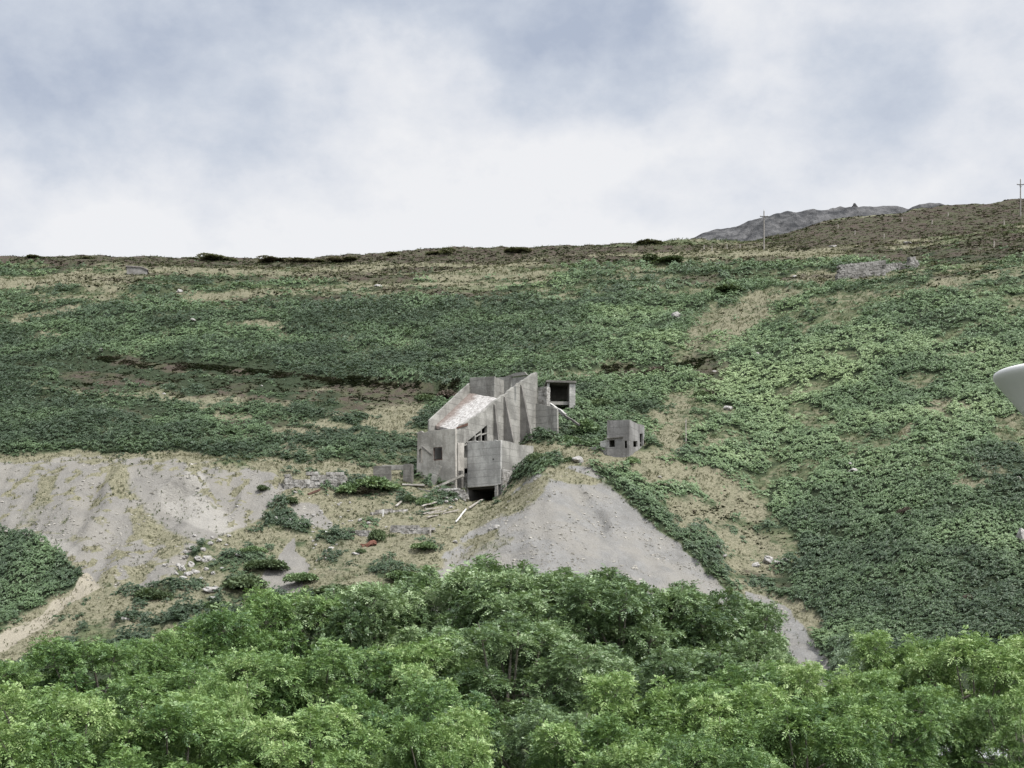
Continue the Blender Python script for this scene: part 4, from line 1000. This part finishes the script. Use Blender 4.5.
finish('roof', prism([(-.35, H_-.25), (W_+.15, H_-.25-.1), (W_+.15, H_+.0), (-.35, H_+.12)], [], 'a', -.4, 5.2), 'conc_dark', shl, .03)
finish('sill', prism([(.26, -.2), (W_-1.003, -.2), (W_-1.003, .35), (.26, .35)], [], 'a', .8, 1.2), 'conc', shl)
beam('concrete_beam', P(*Z8(75, 262), 230), P(*Z8(195, 345), 227), .5, .5, 'conc_light', 'pale concrete beam slanting down from the shelter towards the wing wall', 'beam')
beam('concrete_beam', P(*Z8(190, 348), 226.5), P(*Z8(300, 425), 224), .35, .3, 'conc_dark', 'dark pipe lying down the bracken bank below the shelter', 'pipe')
free_box('concrete_slab', 573, 413, 0, 1.8, 1.2, .4, .1, 'conc_light', 'small pale concrete slab in bracken below the shelter', 'slab')
free_box('concrete_slab', 606, 421, 0, 1.9, .8, .9, .2, 'conc_warm', 'pinkish broken block in bracken just above the hut', 'block')

# far left stone hut on the skyline slope
p = ground_hit(137, 275.5)
fh2 = empty('stone_hut', p, .25); tag(fh2, 'tiny grey stone hut near the skyline at upper left', 'hut')
w_ = 20/F*p.y; h_ = 8/F*p.y
bm = prism([(-w_/2, -1), (w_/2, -1), (w_/2, h_*.72), (w_*.22, h_), (-w_/2, h_)], [], 'a', 0, 4); finish('wall', bm, 'fieldstone', fh2)
bm = prism([(-w_/2-.3, h_+.003), (w_*.22, h_+.003), (w_/2+.3, h_*.7), (w_/2+.3, h_*.7+.25), (w_*.24, h_+.3), (-w_/2-.3, h_+.3)], [], 'a', -.3, 4.3); finish('roof', bm, 'slate', fh2)

# ------------------------------------------------------------------ poles
def cyl_bm(bm, p, q, r0, r1, seg=10):
    d = q-p; L = d.length; rot = d.to_track_quat('Z', 'Y').to_matrix().to_4x4()
    import mathutils
    mt = mathutils.Matrix.Translation((p+q)/2) @ rot
    bmesh.ops.create_cone(bm, cap_ends=True, segments=seg, radius1=r0, radius2=r1, depth=L, matrix=mt)
def power_pole(px, ytop, ybot, Y, label, arm=True):
    g = ground_at(px, Y); H = (HY-ytop)/F*Y-g.z
    t = empty('power_pole', g); tag(t, label, 'power pole', 'power poles on the skyline')
    bm = bmesh.new(); cyl_bm(bm, Vector((0, 0, -.5)), Vector((0, 0, H)), .24, .17); finish('pole', bm, 'pole', t)
    bm = bmesh.new(); box_bm(bm, -1.3, 1.3, -.28, -.17, H-1.9, H-1.65); cyl_bm(bm, Vector((-.7, -.2, H-1.7)), Vector((0, -.2, H-2.8)), .05, .05); cyl_bm(bm, Vector((.7, -.2, H-1.7)), Vector((0, -.2, H-2.8)), .05, .05); finish('crossarm', bm, 'iron', t)
    for x in (-1.15, 1.15):
        bm = bmesh.new(); cyl_bm(bm, Vector((x, -.22, H-1.65)), Vector((x, -.22, H-1.25)), .13, .09); finish('insulator', bm, 'ceramic', t)
    bm = bmesh.new(); cyl_bm(bm, Vector((0, 0, H+.003)), Vector((0, 0, H+.5)), .12, .08); finish('insulator', bm, 'ceramic', t)
power_pole(764, 211, 243, 440, 'wooden power pole with crossarm standing before the far rocky summit')
power_pole(1020.5, 179.5, 212, 470, 'wooden power pole on the skyline at the far right edge')
p = ground_hit(686, 446)
o_ = beam('post', p, p+Vector((0, 0, 4.2)), .16, .16, 'timber', 'thin pale pole standing in bracken right of the small hut', 'post')
# old fence posts across the upper slope
for x, y in ((704,247),(712,248),(727,246),(740,246),(755,224),(838,226),(855,232),(902,219),(932,222),(948,214),(1004,222),(884,236),(994,244)):
    p = ground_hit(x, y+4); beam('fence_post', p, p+Vector((0, 0, 1.9)), .22, .22, 'timber', 'weathered fence post on the heather slope near the skyline', 'fence post', 'old fence posts near the skyline')

# ------------------------------------------------------------------ cairn on the summit
bm = bmesh.new()
for i in range(60):
    t = rr.random(); r0 = (1-t)*2.6*rr.random()**.5; an = rr.random()*6.28
    c_ = Vector((math.cos(an)*r0, math.sin(an)*r0, t*3.4))
    s_ = rr.uniform(.35, .6); box_bm(bm, c_.x-s_, c_.x+s_*.8, c_.y-s_, c_.y+s_, c_.z-.6, c_.z+rr.uniform(.2, .6))
o = finish('cairn', bm, 'farrock'); o.location = P(854.5, 210.5, 757); tag(o, 'small pointed cairn of stones on the far rocky summit', 'cairn')

# ------------------------------------------------------------------ shrubs
def leafball(seed, lobes, n, leaf, squash=.75, wf=.3):
    r = np.random.default_rng(seed)
    Vs = []; Ts = []
    for _ in range(lobes):
        c = r.normal(0, .42, 3)*np.array([1, 1, .35])+np.array([0, 0, .45]); rad = .45+.25*r.random()
        d = r.normal(0, 1, (n, 3)); d /= np.linalg.norm(d, axis=1)[:, None]
        d[:, 2] = np.abs(d[:, 2])*.9+.05*d[:, 2]
        p_ = c+d*rad*(.75+.3*r.random((n, 1)))
        p_[:, 2] *= squash*1.2
        t = d*.6+r.normal(0, .6, (n, 3)); t /= np.linalg.norm(t, axis=1)[:, None]
        b = np.cross(t, r.normal(0, 1, (n, 3))); b /= np.linalg.norm(b, axis=1)[:, None]
        L = leaf*(.6+.8*r.random((n, 1)))
        q4 = np.stack([p_, p_+t*L*.5+b*L*wf, p_+t*L, p_+t*L*.5-b*L*wf], 1)
        Vs.append(q4.reshape(-1, 3)); Ts.append((.25+.35*r.random()+.35*r.random(n)).clip(0, 1))
    V = np.concatenate(Vs); V[:, 2] = np.maximum(V[:, 2], -.15)
    return V, np.arange(len(V)).reshape(-1, 4), np.concatenate(Ts)
SHR = []
for s_ in range(4):
    V_, F_, T_ = leafball(40+s_, 7, 420, .17); SHR.append((V_, F_, T_))
shrub_meshes = {}
def shrub(px, py, wpx, hpx, kind, label, group=None, name='shrub', Y=None):
    p = ground_hit(px, py) if Y is None else ground_at(px, Y)
    p = stand(p, .4); s_ = random.randrange(4); key = (s_, kind)
    if key not in shrub_meshes:
        shrub_meshes[key] = np_mesh('shrub', *SHR[s_][:2], M[kind], SHR[s_][2])
    sw_ = wpx/F*p.y/1.9; sh_ = hpx/F*p.y/1.05
    o = bpy.data.objects.new(name, shrub_meshes[key]); C.objects.link(o)
    o.location = p-Vector((0, 0, .1+.22*sh_)); o.scale = (sw_, sw_, sh_); o.rotation_euler = (0, 0, random.uniform(0, 6.28))
    return tag(o, label, 'shrub', group)
# on the skyline
for x, w_, h_, l in ((38,18,5,'low dark shrub hump on the far left skyline'),(88,22,5,'flat dark shrub on the skyline left of the largest hump'),(190,16,5,'small shrub at the left foot of the big skyline hump'),(212,26,8,'broad dark shrub forming the left big hump on the skyline'),
                   (232,16,9,'tallest dark shrub on the left skyline'),(263,10,5,'small skyline shrub just right of the tallest one'),(335,20,7,'rounded brown shrub on the skyline left of centre'),(322,14,5,'lower shrub touching the rounded skyline shrub'),
                   (270,26,5,'long low brown shrub on the skyline'),(303,24,6,'brown mound shrub on the skyline'),(352,18,5,'dark shrub on the skyline right of the rounded one'),(395,14,5,'small dark shrub with a bare streak beside it on the skyline'),
                   (440,22,5,'low shrub on the skyline above the ruin'),(520,26,5,'low shrub on the skyline right of the ruin'),(650,26,4,'thin dark shrub line on the skyline before the far summit')):
    shrub(x, 0, w_*1.15, h_*.6, 'skyscrub' if 'brown' not in l else 'skyheath', l, name='shrub', Y=float(np.interp(x, [0, 690], [463, 470])))
for x, y, w_, h_, k_, l in ((379,540,18,15,'scrub','round dark evergreen bush in the rough ground below the ruin'),(362,553,12,6,'scrub','low dark bush beside the red scrap metal'),
        (348,495,34,15,'bracken','wide green bush left of the ruin in dry grass'),(380,492,44,16,'bracken','broad green bush mass below the dark wall stub'),(366,497,22,9,'heather','brown thicket between two green bushes left of the ruin'),
        (425,507,20,11,'bracken','green bush just left of the rubble wall by the bin'),(412,505,12,8,'scrub','small dark bush left of the green one near the bin'),(428,552,24,9,'bracken','low green bush at the left foot of the spoil cone'),
        (535,470,22,14,'scrub','dark green bush against the right side of the bin'),(548,470,14,9,'scrub','dark bush right of the bin on the crest'),(572,462,14,7,'scrub','small dark bush on the grassy crest'),
        (598,412,24,14,'scrub','dark thicket on the bank between shelter and hut'),(588,438,28,16,'bracken','dense green bush below the shelter'),(570,445,22,12,'bracken','green bush left of the dense one below the shelter'),(612,438,14,12,'scrub','dark bush hugging the left of the hut'),
        (632,465,16,9,'bracken','green bush in front of the hut door'),(265,490,12,6,'scrub','small bush on the shoulder of the left spoil heap'),(290,505,14,8,'scrub','dark bush below the rubble retaining wall'),
        (270,570,34,13,'scrub','dark low thicket above the treetops left of the grey scree patch'),(240,590,44,18,'scrub','large dark thicket right of the boulder pile'),(210,612,40,14,'bracken','green thicket between slab rock and treetops'),(160,600,36,14,'scrub','dark thicket by the pale path'),
        (300,583,28,12,'bracken','green bush at the right of the grey scree patch'),(330,600,44,14,'scrub','dark bush line above the central treetops'),(405,580,40,12,'bracken','green bush just above the treetops below the scrap metal'),(250,555,22,9,'bracken','green bush right of the boulders'),
        (440,400,26,12,'heather','brown thicket just above the chute on the left'),(425,402,22,10,'scrub','dark thicket above and left of the chute'),(655,378,20,10,'heather','dark overhung thicket on the track above the hut'),(700,400,18,10,'scrub','dark bush at the lower end of the dry gully'),
        (712,398,14,8,'heather','brown bush at the lower end of the dry gully'),(905,520,12,8,'heather','brown bush alone in the right bracken slope'),(967,603,14,8,'heather','round brown bush low on the right bracken slope'),(782,440,14,6,'scrub','dark bush amid the bracken spur'),
        (660,335,16,5,'scrub','dark low bush on the far slope left of the gully'),(725,297,30,7,'scrub','dark patch of scrub below the skyline pole'),(650,262,26,5,'scrub','long dark scrub under the skyline right of centre'),(665,263,30,5,'scrub','dark scrub strip under the skyline before the summit')):
    shrub(x, y, w_, h_, k_, l)

# ------------------------------------------------------------------ trees
def tube(bm_v, bm_f, pts, rads, seg=7):
    base = len(bm_v); n = len(pts)
    for i, (p, r) in enumerate(zip(pts, rads)):
        d = (pts[min(i+1, n-1)]-pts[max(i-1, 0)]); d /= (np.linalg.norm(d)+1e-9)
        u_ = np.cross(d, [0.3, 1, .2]); u_ /= np.linalg.norm(u_); v_ = np.cross(d, u_)
        for k in range(seg):
            a_ = 2*PI*k/seg; bm_v.append(p+(u_*math.cos(a_)+v_*math.sin(a_))*r)
    for i in range(n-1):
        for k in range(seg):
            k2 = (k+1) % seg
            bm_f.append((base+i*seg+k, base+i*seg+k2, base+(i+1)*seg+k2, base+(i+1)*seg+k))

def gen_tree(seed, H, R, nl, sprays, leaf, droop=.35, up=.25):
    """ash-like tree: forked trunk, limbs to each lobe, pinnate leaves in sprays. H height, R crown radius"""
    r = np.random.default_rng(seed)
    base_h = H*.28
    lobes = []
    for i in range(nl):
        if i == 0: c = np.array([0, 0, H-R*.28]); rad = R*.30
        else:
            t = i/(nl-1); an = i*2.399+r.random()*.6
            zc = base_h+(H-base_h)*(.88-.72*t)+r.normal(0, .25)
            rr_ = R*(.86*math.sqrt(max(0, 1-((zc-H*.52)/(H*.56))**2)))*(.45+.74*r.random()**.7)
            c = np.array([math.cos(an)*rr_, math.sin(an)*rr_, zc]); rad = R*(.16+.19*r.random())
        lobes.append((c, rad))
    tv_, tf_ = [], []
    fork = np.array([r.normal(0, .15), r.normal(0, .15), base_h])
    tube(tv_, tf_, [np.array([0, 0, -.4]), np.array([0, 0, base_h*.4])+r.normal(0, .05, 3), fork, np.array([0, 0, H*.6])+r.normal(0, .2, 3), lobes[0][0]], [H*.022, H*.018, H*.015, H*.009, H*.003])
    tips = []
    for c, rad in lobes[1:]:
        st = fork+(lobes[0][0]-fork)*r.random()*.6
        m1 = st+(c-st)*.45+np.array([0, 0, -.1*R])+r.normal(0, .12*R, 3)*.6
        tube(tv_, tf_, [st, m1, c, c+(c-st)*.12+np.array([0, 0, rad*.5])], [H*.009, H*.006, H*.004, H*.0015], 6)
    Ps, Ds, Ls = [], [], []
    for li, (c, rad) in enumerate(lobes):
        n = int(sprays*(rad/(R*.36))**2)
        d = r.normal(0, 1, (n, 3)); d /= np.linalg.norm(d, axis=1)[:, None]
        d[:, 2] = np.where(d[:, 2] < -.35, -d[:, 2], d[:, 2])
        # uneven lobes: bulges
        bul = 1+.28*np.sin(d[:, 0]*5+seed+li)*np.sin(d[:, 1]*4+li)+.2*np.sin(d[:, 2]*7+li*2)
        pos = c+d*rad*bul[:, None]*(.55+.55*r.random((n, 1))**.6)*np.array([1, 1, .85])
        Ps.append(pos); Ds.append(d); Ls.append(np.full(n, r.random()))
        for k in range(0, n, 14):
            tube(tv_, tf_, [c+(pos[k]-c)*.1, c+(pos[k]-c)*.6+r.normal(0, .05, 3), pos[k]+d[k]*.1], [H*.0022, H*.0014, H*.0007], 4)
    Ps = np.concatenate(Ps); Ds = np.concatenate(Ds); Ls = np.concatenate(Ls); n = len(Ps)
    J = 6          # compound leaves per spray
    az = r.random((n, J))*2*PI
    # leaf direction = outward + radial fan
    u_ = np.cross(Ds, np.array([.2, .3, 1.0])); u_ /= np.linalg.norm(u_, axis=1)[:, None]+1e-9; v_ = np.cross(Ds, u_)
    fan = u_[:, None]*np.cos(az)[..., None]+v_[:, None]*np.sin(az)[..., None]
    ld = Ds[:, None]*.55+fan*.85+np.array([0, 0, up-.1]); ld /= np.linalg.norm(ld, axis=2)[..., None]
    L = leaf*(.7+.6*r.random((n, J)))
    side = np.cross(ld, np.array([0, 0, 1.0])+.35*r.normal(0, 1, (n, J, 3))); side /= np.linalg.norm(side, axis=2)[..., None]+1e-9
    start = Ps[:, None]+r.normal(0, .10, (n, J, 3))
    tint_leaf = (.34+.30*(Ls[:, None]-.5)+.42*(r.random((n, J))-.4)+.14*(Ps[:, None, 2]-H*.6)/H)
    quads = []; tl = []
    S = [(.30, 1), (.30, -1), (.52, 1), (.52, -1), (.74, 1), (.74, -1), (.9, 0)]
    nrm = np.cross(side, ld)
    for s_, sd in S:
        b = start+ld*(L*s_)[..., None]+np.array([0, 0, -1.0])*(droop*L*s_*s_)[..., None]
        if sd == 0: dr = ld+np.array([0, 0, -droop*1.5])
        else: dr = side*sd*.9+ld*.5+np.array([0, 0, -droop*.8])
        dr = dr/np.linalg.norm(dr, axis=2)[..., None]
        ll = L*.40*(.8+.4*r.random((n, J))); wv = np.cross(dr, nrm+.35*r.normal(0, 1, (n, J, 3))); wv /= np.linalg.norm(wv, axis=2)[..., None]+1e-9
        q_ = np.stack([b, b+dr*(ll*.45)[..., None]+wv*(ll*.21)[..., None], b+dr*ll[..., None], b+dr*(ll*.45)[..., None]-wv*(ll*.21)[..., None]], 2)
        quads.append(q_.reshape(-1, 4, 3)); tl.append((tint_leaf+.1*(r.random((n, J))-.5)).ravel())
    Q = np.concatenate(quads).reshape(-1, 3); T = np.concatenate(tl).clip(0, 1)
    return (np.array(tv_), np.array(tf_)), (Q, np.arange(len(Q)).reshape(-1, 4), T)

VAR = {}
def variant(kind, i):
    key = (kind, i)
    if key not in VAR:
        spec = {'ash_dark': dict(H=12, R=4.6, nl=26, sprays=200, leaf=.40), 'ash_mid': dict(H=10, R=4.2, nl=22, sprays=190, leaf=.38),
                'ash_light': dict(H=8, R=3.6, nl=20, sprays=180, leaf=.36), 'willow': dict(H=6, R=2.6, nl=10, sprays=110, leaf=.26)}[kind]
        (tv_, tf_), (Q, Fc, T) = gen_tree(100+i*7+len(kind), **spec)
        VAR[key] = (np_mesh('trunk', tv_, tf_, M['bark'], smooth=True), np_mesh('crown', Q, Fc, M[kind], T), spec['H'], spec['R'])
    return VAR[key]
def tree(px, top, Y, wpx, kind, i, label, name='ash_tree'):
    tr, cr, H, R = variant(kind, i)
    g = ground_at(px, Y); h = (HY-top)/F*Y-g.z; w_ = wpx/F*Y
    e_ = empty(name, g, random.uniform(0, 6.28)); e_.scale = (w_/(2*R*.98), w_/(2*R*.98), h/(H*1.01))
    o1 = bpy.data.objects.new('trunk', tr); C.objects.link(o1); o1.parent = e_
    o2 = bpy.data.objects.new('crown', cr); C.objects.link(o2); o2.parent = e_
    tag(e_, label, 'tree'); return e_
TREES = [
 # back rows
 (18, 662, 92, 120,'ash_mid',0,'mid green tree at the far left end of the back row of trees'),
 (92, 640, 84, 140,'ash_mid',1,'olive green tree with dark gaps beside the pale path on the left'),
 (165, 634, 88, 120,'ash_mid',2,'rounded tree under the white boulder among scrub, left back row'),
 (235, 612, 92, 130,'ash_mid',0,'feathery tree directly below the boulder pile'),
 (300, 592, 96, 130,'ash_mid',1,'tall tree whose top reaches the small grey scree patch'),
 (362, 586, 96, 130,'ash_dark',0,'tree below the rusty scrap, back row'),
 (425, 572, 98, 155,'ash_dark',1,'tree top at the left foot of the spoil cone'),
 (486, 558, 96, 175,'ash_dark',2,'tallest tree, its crown rising over the left flank of the spoil cone'),
 (556, 572, 92, 165,'ash_dark',0,'dark silvery tree in front of the middle of the spoil cone'),
 (620, 575, 90, 165,'ash_dark',1,'dark tree before the right half of the spoil cone with limbs showing'),
 (684, 584, 92, 160,'ash_dark',2,'dark dense tree at the lower right corner of the spoil cone'),
 (734, 604, 92, 120,'ash_dark',0,'dark sloping tree left of the lower scree strip'),
 (768, 648, 88, 70,'ash_dark',1,'lower shoulder tree touching the lower scree strip'),
 (858, 646, 100, 80,'willow',0,'pale grey green willow right of the lower scree strip'),
 (915, 640, 84, 110,'ash_light',1,'yellow green feathery tree under the right bracken slope'),
 (972, 634, 80, 130,'ash_light',2,'yellow green tree at right with branches showing beneath'),
 (1032, 640, 84, 120,'ash_light',0,'yellow green tree cut by the right edge of the picture'),
 # middle rows
 (40, 690, 66, 150,'ash_mid',2,'mid green tree second row at far left'),
 (150, 672, 66, 150,'ash_mid',1,'green tree in the second row below the rounded left tree'),
 (245, 652, 70, 150,'ash_mid',0,'broad tree in the second row left of centre'),
 (335, 642, 72, 150,'ash_mid',2,'dark hollowed tree in the second row with pale twigs'),
 (432, 640, 72, 140,'ash_mid',1,'tree in the second row left of the big silvery dome'),
 (512, 614, 74, 185,'ash_dark',2,'big silvery dome shaped tree in the centre of the second row'),
 (610, 648, 76, 120,'ash_dark',1,'shadowy tree with a pale gap behind it in the second row'),
 (690, 650, 72, 150,'ash_dark',0,'dark tree in the second row right of centre'),
 (775, 664, 70, 130,'ash_mid',2,'tree in the second row below the lower scree strip'),
 (850, 672, 66, 120,'ash_light',1,'light green tree in the second row below the willow'),
 # front rows
 (62, 692, 48, 175,'ash_light',0,'bright yellow green treetop in the front row at left'),
 (-20, 705, 50, 120,'ash_light',2,'bright treetop cut by the left edge of the picture'),
 (190, 706, 50, 170,'ash_light',1,'bright treetop second from left in the front row'),
 (215, 680, 56, 90,'ash_light',2,'slim bright treetop poking up behind the front row at left'),
 (310, 712, 48, 170,'ash_light',0,'bright yellow green treetop with bare pale twigs, front row left of centre'),
 (415, 680, 52, 150,'ash_mid',2,'fresh green pointed treetop below the centre of the picture'),
 (440, 722, 44, 130,'ash_light',1,'bright treetop at the bottom edge below the pointed one'),
 (540, 704, 52, 140,'ash_dark',1,'dark silvery tree at the bottom edge, centre'),
 (608, 716, 48, 150,'ash_light',2,'bright lace leaved treetop at the bottom edge right of centre'),
 (668, 684, 54, 150,'ash_light',1,'fresh green treetop in front of the dark trees right of centre'),
 (745, 690, 52, 150,'ash_light',0,'fresh green treetop right of the lace leaved one'),
 (805, 700, 50, 150,'ash_light',2,'treetop in the front row below the willow'),
 (880, 690, 54, 150,'ash_mid',1,'mid green treetop at the lower right'),
 (700, 738, 42, 150,'ash_mid',0,'low treetop along the bottom edge below the fresh green pair'),
 (930, 700, 60, 110,'ash_mid',0,'shaded tree beside the white van at lower right'),
 (1015, 690, 58, 110,'ash_mid',2,'dark tree in the bottom right corner'),
]
for t_ in TREES:
    tree(t_[0], t_[1], t_[2], t_[3], t_[4], t_[5], t_[6], 'willow_tree' if t_[4] == 'willow' else 'ash_tree')

# ------------------------------------------------------------------ white post-top lamp near the camera
LY = 8.0; lc = P(1061, 372.5, LY); g = ground_at(1061, LY)
lamp = empty('street_lamp', (lc.x, lc.y, g.z)); tag(lamp, 'smooth white funnel shaped lamp head cut by the right edge', 'street lamp')
zt = lc.z-g.z; R0 = 64.5/F*LY
def lathe(prof, seg=96):
    vs = []; fs = []
    for r_, z_ in prof:
        for k in range(seg): a_ = 2*PI*k/seg; vs.append((r_*math.cos(a_), r_*math.sin(a_), z_))
    for i in range(len(prof)-1):
        for k in range(seg): k2 = (k+1) % seg; fs.append((i*seg+k, i*seg+k2, (i+1)*seg+k2, (i+1)*seg+k))
    return np.array(vs), np.array(fs)
v_, f_ = lathe([(.05, zt-.52), (.08, zt-.50), (.13, zt-.42), (R0*.55, zt-.235), (R0*.90, zt-.072), (R0*.965, zt-.04), (R0*.995, zt-.022), (R0, zt-.01), (R0*.99, zt+.004), (R0*.965, zt+.010), (R0*.94, zt+.006), (R0*.9, zt-.03), (.14, zt-.34), (.01, zt-.40)])
sh_ = link('lamp_shade', np_mesh('lamp_shade', v_, f_, M['lamp'], smooth=True), None, lamp)
bm = bmesh.new(); cyl_bm(bm, Vector((0, 0, -.3)), Vector((0, 0, zt-.53)), .06, .045, 24); finish('post', bm, 'pole_paint', lamp)

# ------------------------------------------------------------------ white van glimpsed under the right-hand trees
p = ground_at(968, 102)
van = empty('van', p, .05); tag(van, 'white van glimpsed under the trees at the bottom right', 'van')
bm = prism([(-2.6, .35), (2.5, .35), (2.6, 1.0), (2.2, 1.25), (1.5, 2.1), (1.2, 2.25), (-2.55, 2.25)], [], 'a', -.95, .95)
finish('body', bm, 'white_panel', van, .08)
bm = prism([(1.25, 1.35), (2.0, 1.35), (1.5, 1.95), (1.25, 1.95)], [], 'a', -.965, -.955); finish('window', bm, 'glass', van)
for x in (-1.7, 1.6):
    for y in (-.9, .9):
        bm = bmesh.new(); cyl_bm(bm, Vector((x, y-.1, .34)), Vector((x, y+.1, .34)), .34, .34, 20); finish('wheel', bm, 'tyre', van)

# ------------------------------------------------------------------ sky, sun, camera
W = bpy.data.worlds.new('World'); scene.world = W; W.use_nodes = True
nt = W.node_tree; nt.nodes.clear(); k = NT(nt)
out = k.n('ShaderNodeOutputWorld'); bg = k.n('ShaderNodeBackground'); k.L.new(bg.outputs[0], out.inputs[0])
EL, AZ = math.radians(58), math.radians(128)      # sun high on the right, behind thin cloud
sky = k.n('ShaderNodeTexSky', sky_type='NISHITA'); sky.sun_disc = False; sky.sun_elevation = EL; sky.sun_rotation = AZ
D = k.n('ShaderNodeTexCoord').outputs['Generated']
wn = k.n('ShaderNodeTexNoise'); wn.inputs['Scale'].default_value = 9; wn.inputs['Detail'].default_value = 6; wn.inputs['Roughness'].default_value = .55; k.L.new(D, wn.inputs['Vector'])
sub = k.n('ShaderNodeVectorMath', operation='SUBTRACT'); k.L.new(wn.outputs['Color'], sub.inputs[0]); sub.inputs[1].default_value = (.5, .5, .5)
scl = k.n('ShaderNodeVectorMath', operation='SCALE'); k.L.new(sub.outputs[0], scl.inputs[0]); scl.inputs['Scale'].default_value = .15
add = k.n('ShaderNodeVectorMath', operation='ADD'); k.L.new(D, add.inputs[0]); k.L.new(scl.outputs[0], add.inputs[1])
DW = add.outputs[0]
sz = k.n('ShaderNodeSeparateXYZ'); k.L.new(D, sz.inputs[0])
cn = k.noise(k.mapping(D, (1, 1, 1.7)), 3.2, 8, .55)
cn2 = k.noise(k.mapping(D, (1, 1, 1.5)), 13, 8, .6)
dens = k.math('ADD', k.ramp(sz.outputs[2], .40, .24, .60, 1.0), k.math('ADD', k.math('MULTIPLY_ADD', cn, .8, -.40), k.math('MULTIPLY_ADD', cn2, 1.1, -.55)))
BL = [(330,15,.085,-.38),(480,45,.075,-.34),(590,50,.075,-.42),(180,110,.08,-.36),(60,70,.08,-.28),(20,140,.06,-.25),(650,80,.04,-.15),(930,125,.10,-.12),(860,70,.08,-.05),(250,60,.05,.05),
      (420,85,.045,.30),(560,125,.08,.30),(745,30,.055,.42),(650,110,.06,.2),(130,200,.08,.18),(350,120,.06,.2),(940,20,.07,.15)]
for bx, by, rad, amp in BL:
    v = Vector(((bx-CX)/F, 1, (HY-by)/F)).normalized()
    dn = k.n('ShaderNodeVectorMath', operation='DISTANCE'); k.L.new(DW, dn.inputs[0]); dn.inputs[1].default_value = v
    dens = k.math('ADD', dens, k.ramp(dn.outputs['Value'], rad*1.25, 0, 0, amp))
cr = k.n('ShaderNodeValToRGB'); k.L.new(dens, cr.inputs[0]); R_ = cr.color_ramp
R_.elements[0].position = .12; R_.elements[0].color = (.46, .52, .64, 1)
R_.elements[1].position = 1.0; R_.elements[1].color = (.915, .92, .94, 1)
e_ = R_.elements.new(.45); e_.color = (.63, .68, .77, 1); e_ = R_.elements.new(.72); e_.color = (.79, .815, .87, 1)
hz_ = k.mix(1.0, sky.outputs[0], (.08, .08, .08), 'MULTIPLY')
fin = k.mix(.93, hz_, cr.outputs[0])
dt = k.n('ShaderNodeVectorMath', operation='DOT_PRODUCT'); k.L.new(D, dt.inputs[0]); dt.inputs[1].default_value = (math.cos(EL)*math.sin(AZ), math.cos(EL)*math.cos(AZ), math.sin(EL))
bst = k.ramp(dt.outputs['Value'], .42, .9, 1.0, 3.3)      # unseen sky round the sun brightened to lift the light on the ground
cb = k.n('ShaderNodeVectorMath', operation='SCALE'); k.L.new(fin, cb.inputs[0]); k.L.new(bst, cb.inputs['Scale']); fin = cb.outputs[0]
k.L.new(fin, bg.inputs[0]); bg.inputs[1].default_value = 1.0
sl = bpy.data.lights.new('sun', 'SUN'); sl.energy = 4.3; sl.angle = math.radians(5); sl.color = (1, .96, .9)
so = bpy.data.objects.new('sun', sl); C.objects.link(so)
sd = Vector((math.cos(EL)*math.sin(AZ), math.cos(EL)*math.cos(AZ), math.sin(EL)))
so.rotation_euler = sd.to_track_quat('Z', 'Y').to_euler(); so.location = (0, 0, 300)

cam = bpy.data.cameras.new('camera'); co = bpy.data.objects.new('camera', cam); C.objects.link(co)
cam.sensor_width = 36; cam.lens = F/1024*36; cam.shift_y = (HY-384)/1024; cam.clip_start = .1; cam.clip_end = 6000
co.location = (0, 0, 0); co.rotation_euler = (PI/2, 0, 0); scene.camera = co
scene.render.engine = 'CYCLES'
scene.view_settings.view_transform = 'Standard'; scene.view_settings.look = 'None'
scene.view_settings.exposure = 0.0; scene.view_settings.gamma = 1.0; scene.view_settings.use_curve_mapping = False
scene.cycles.max_bounces = 5; scene.cycles.diffuse_bounces = 3; scene.cycles.transmission_bounces = 3
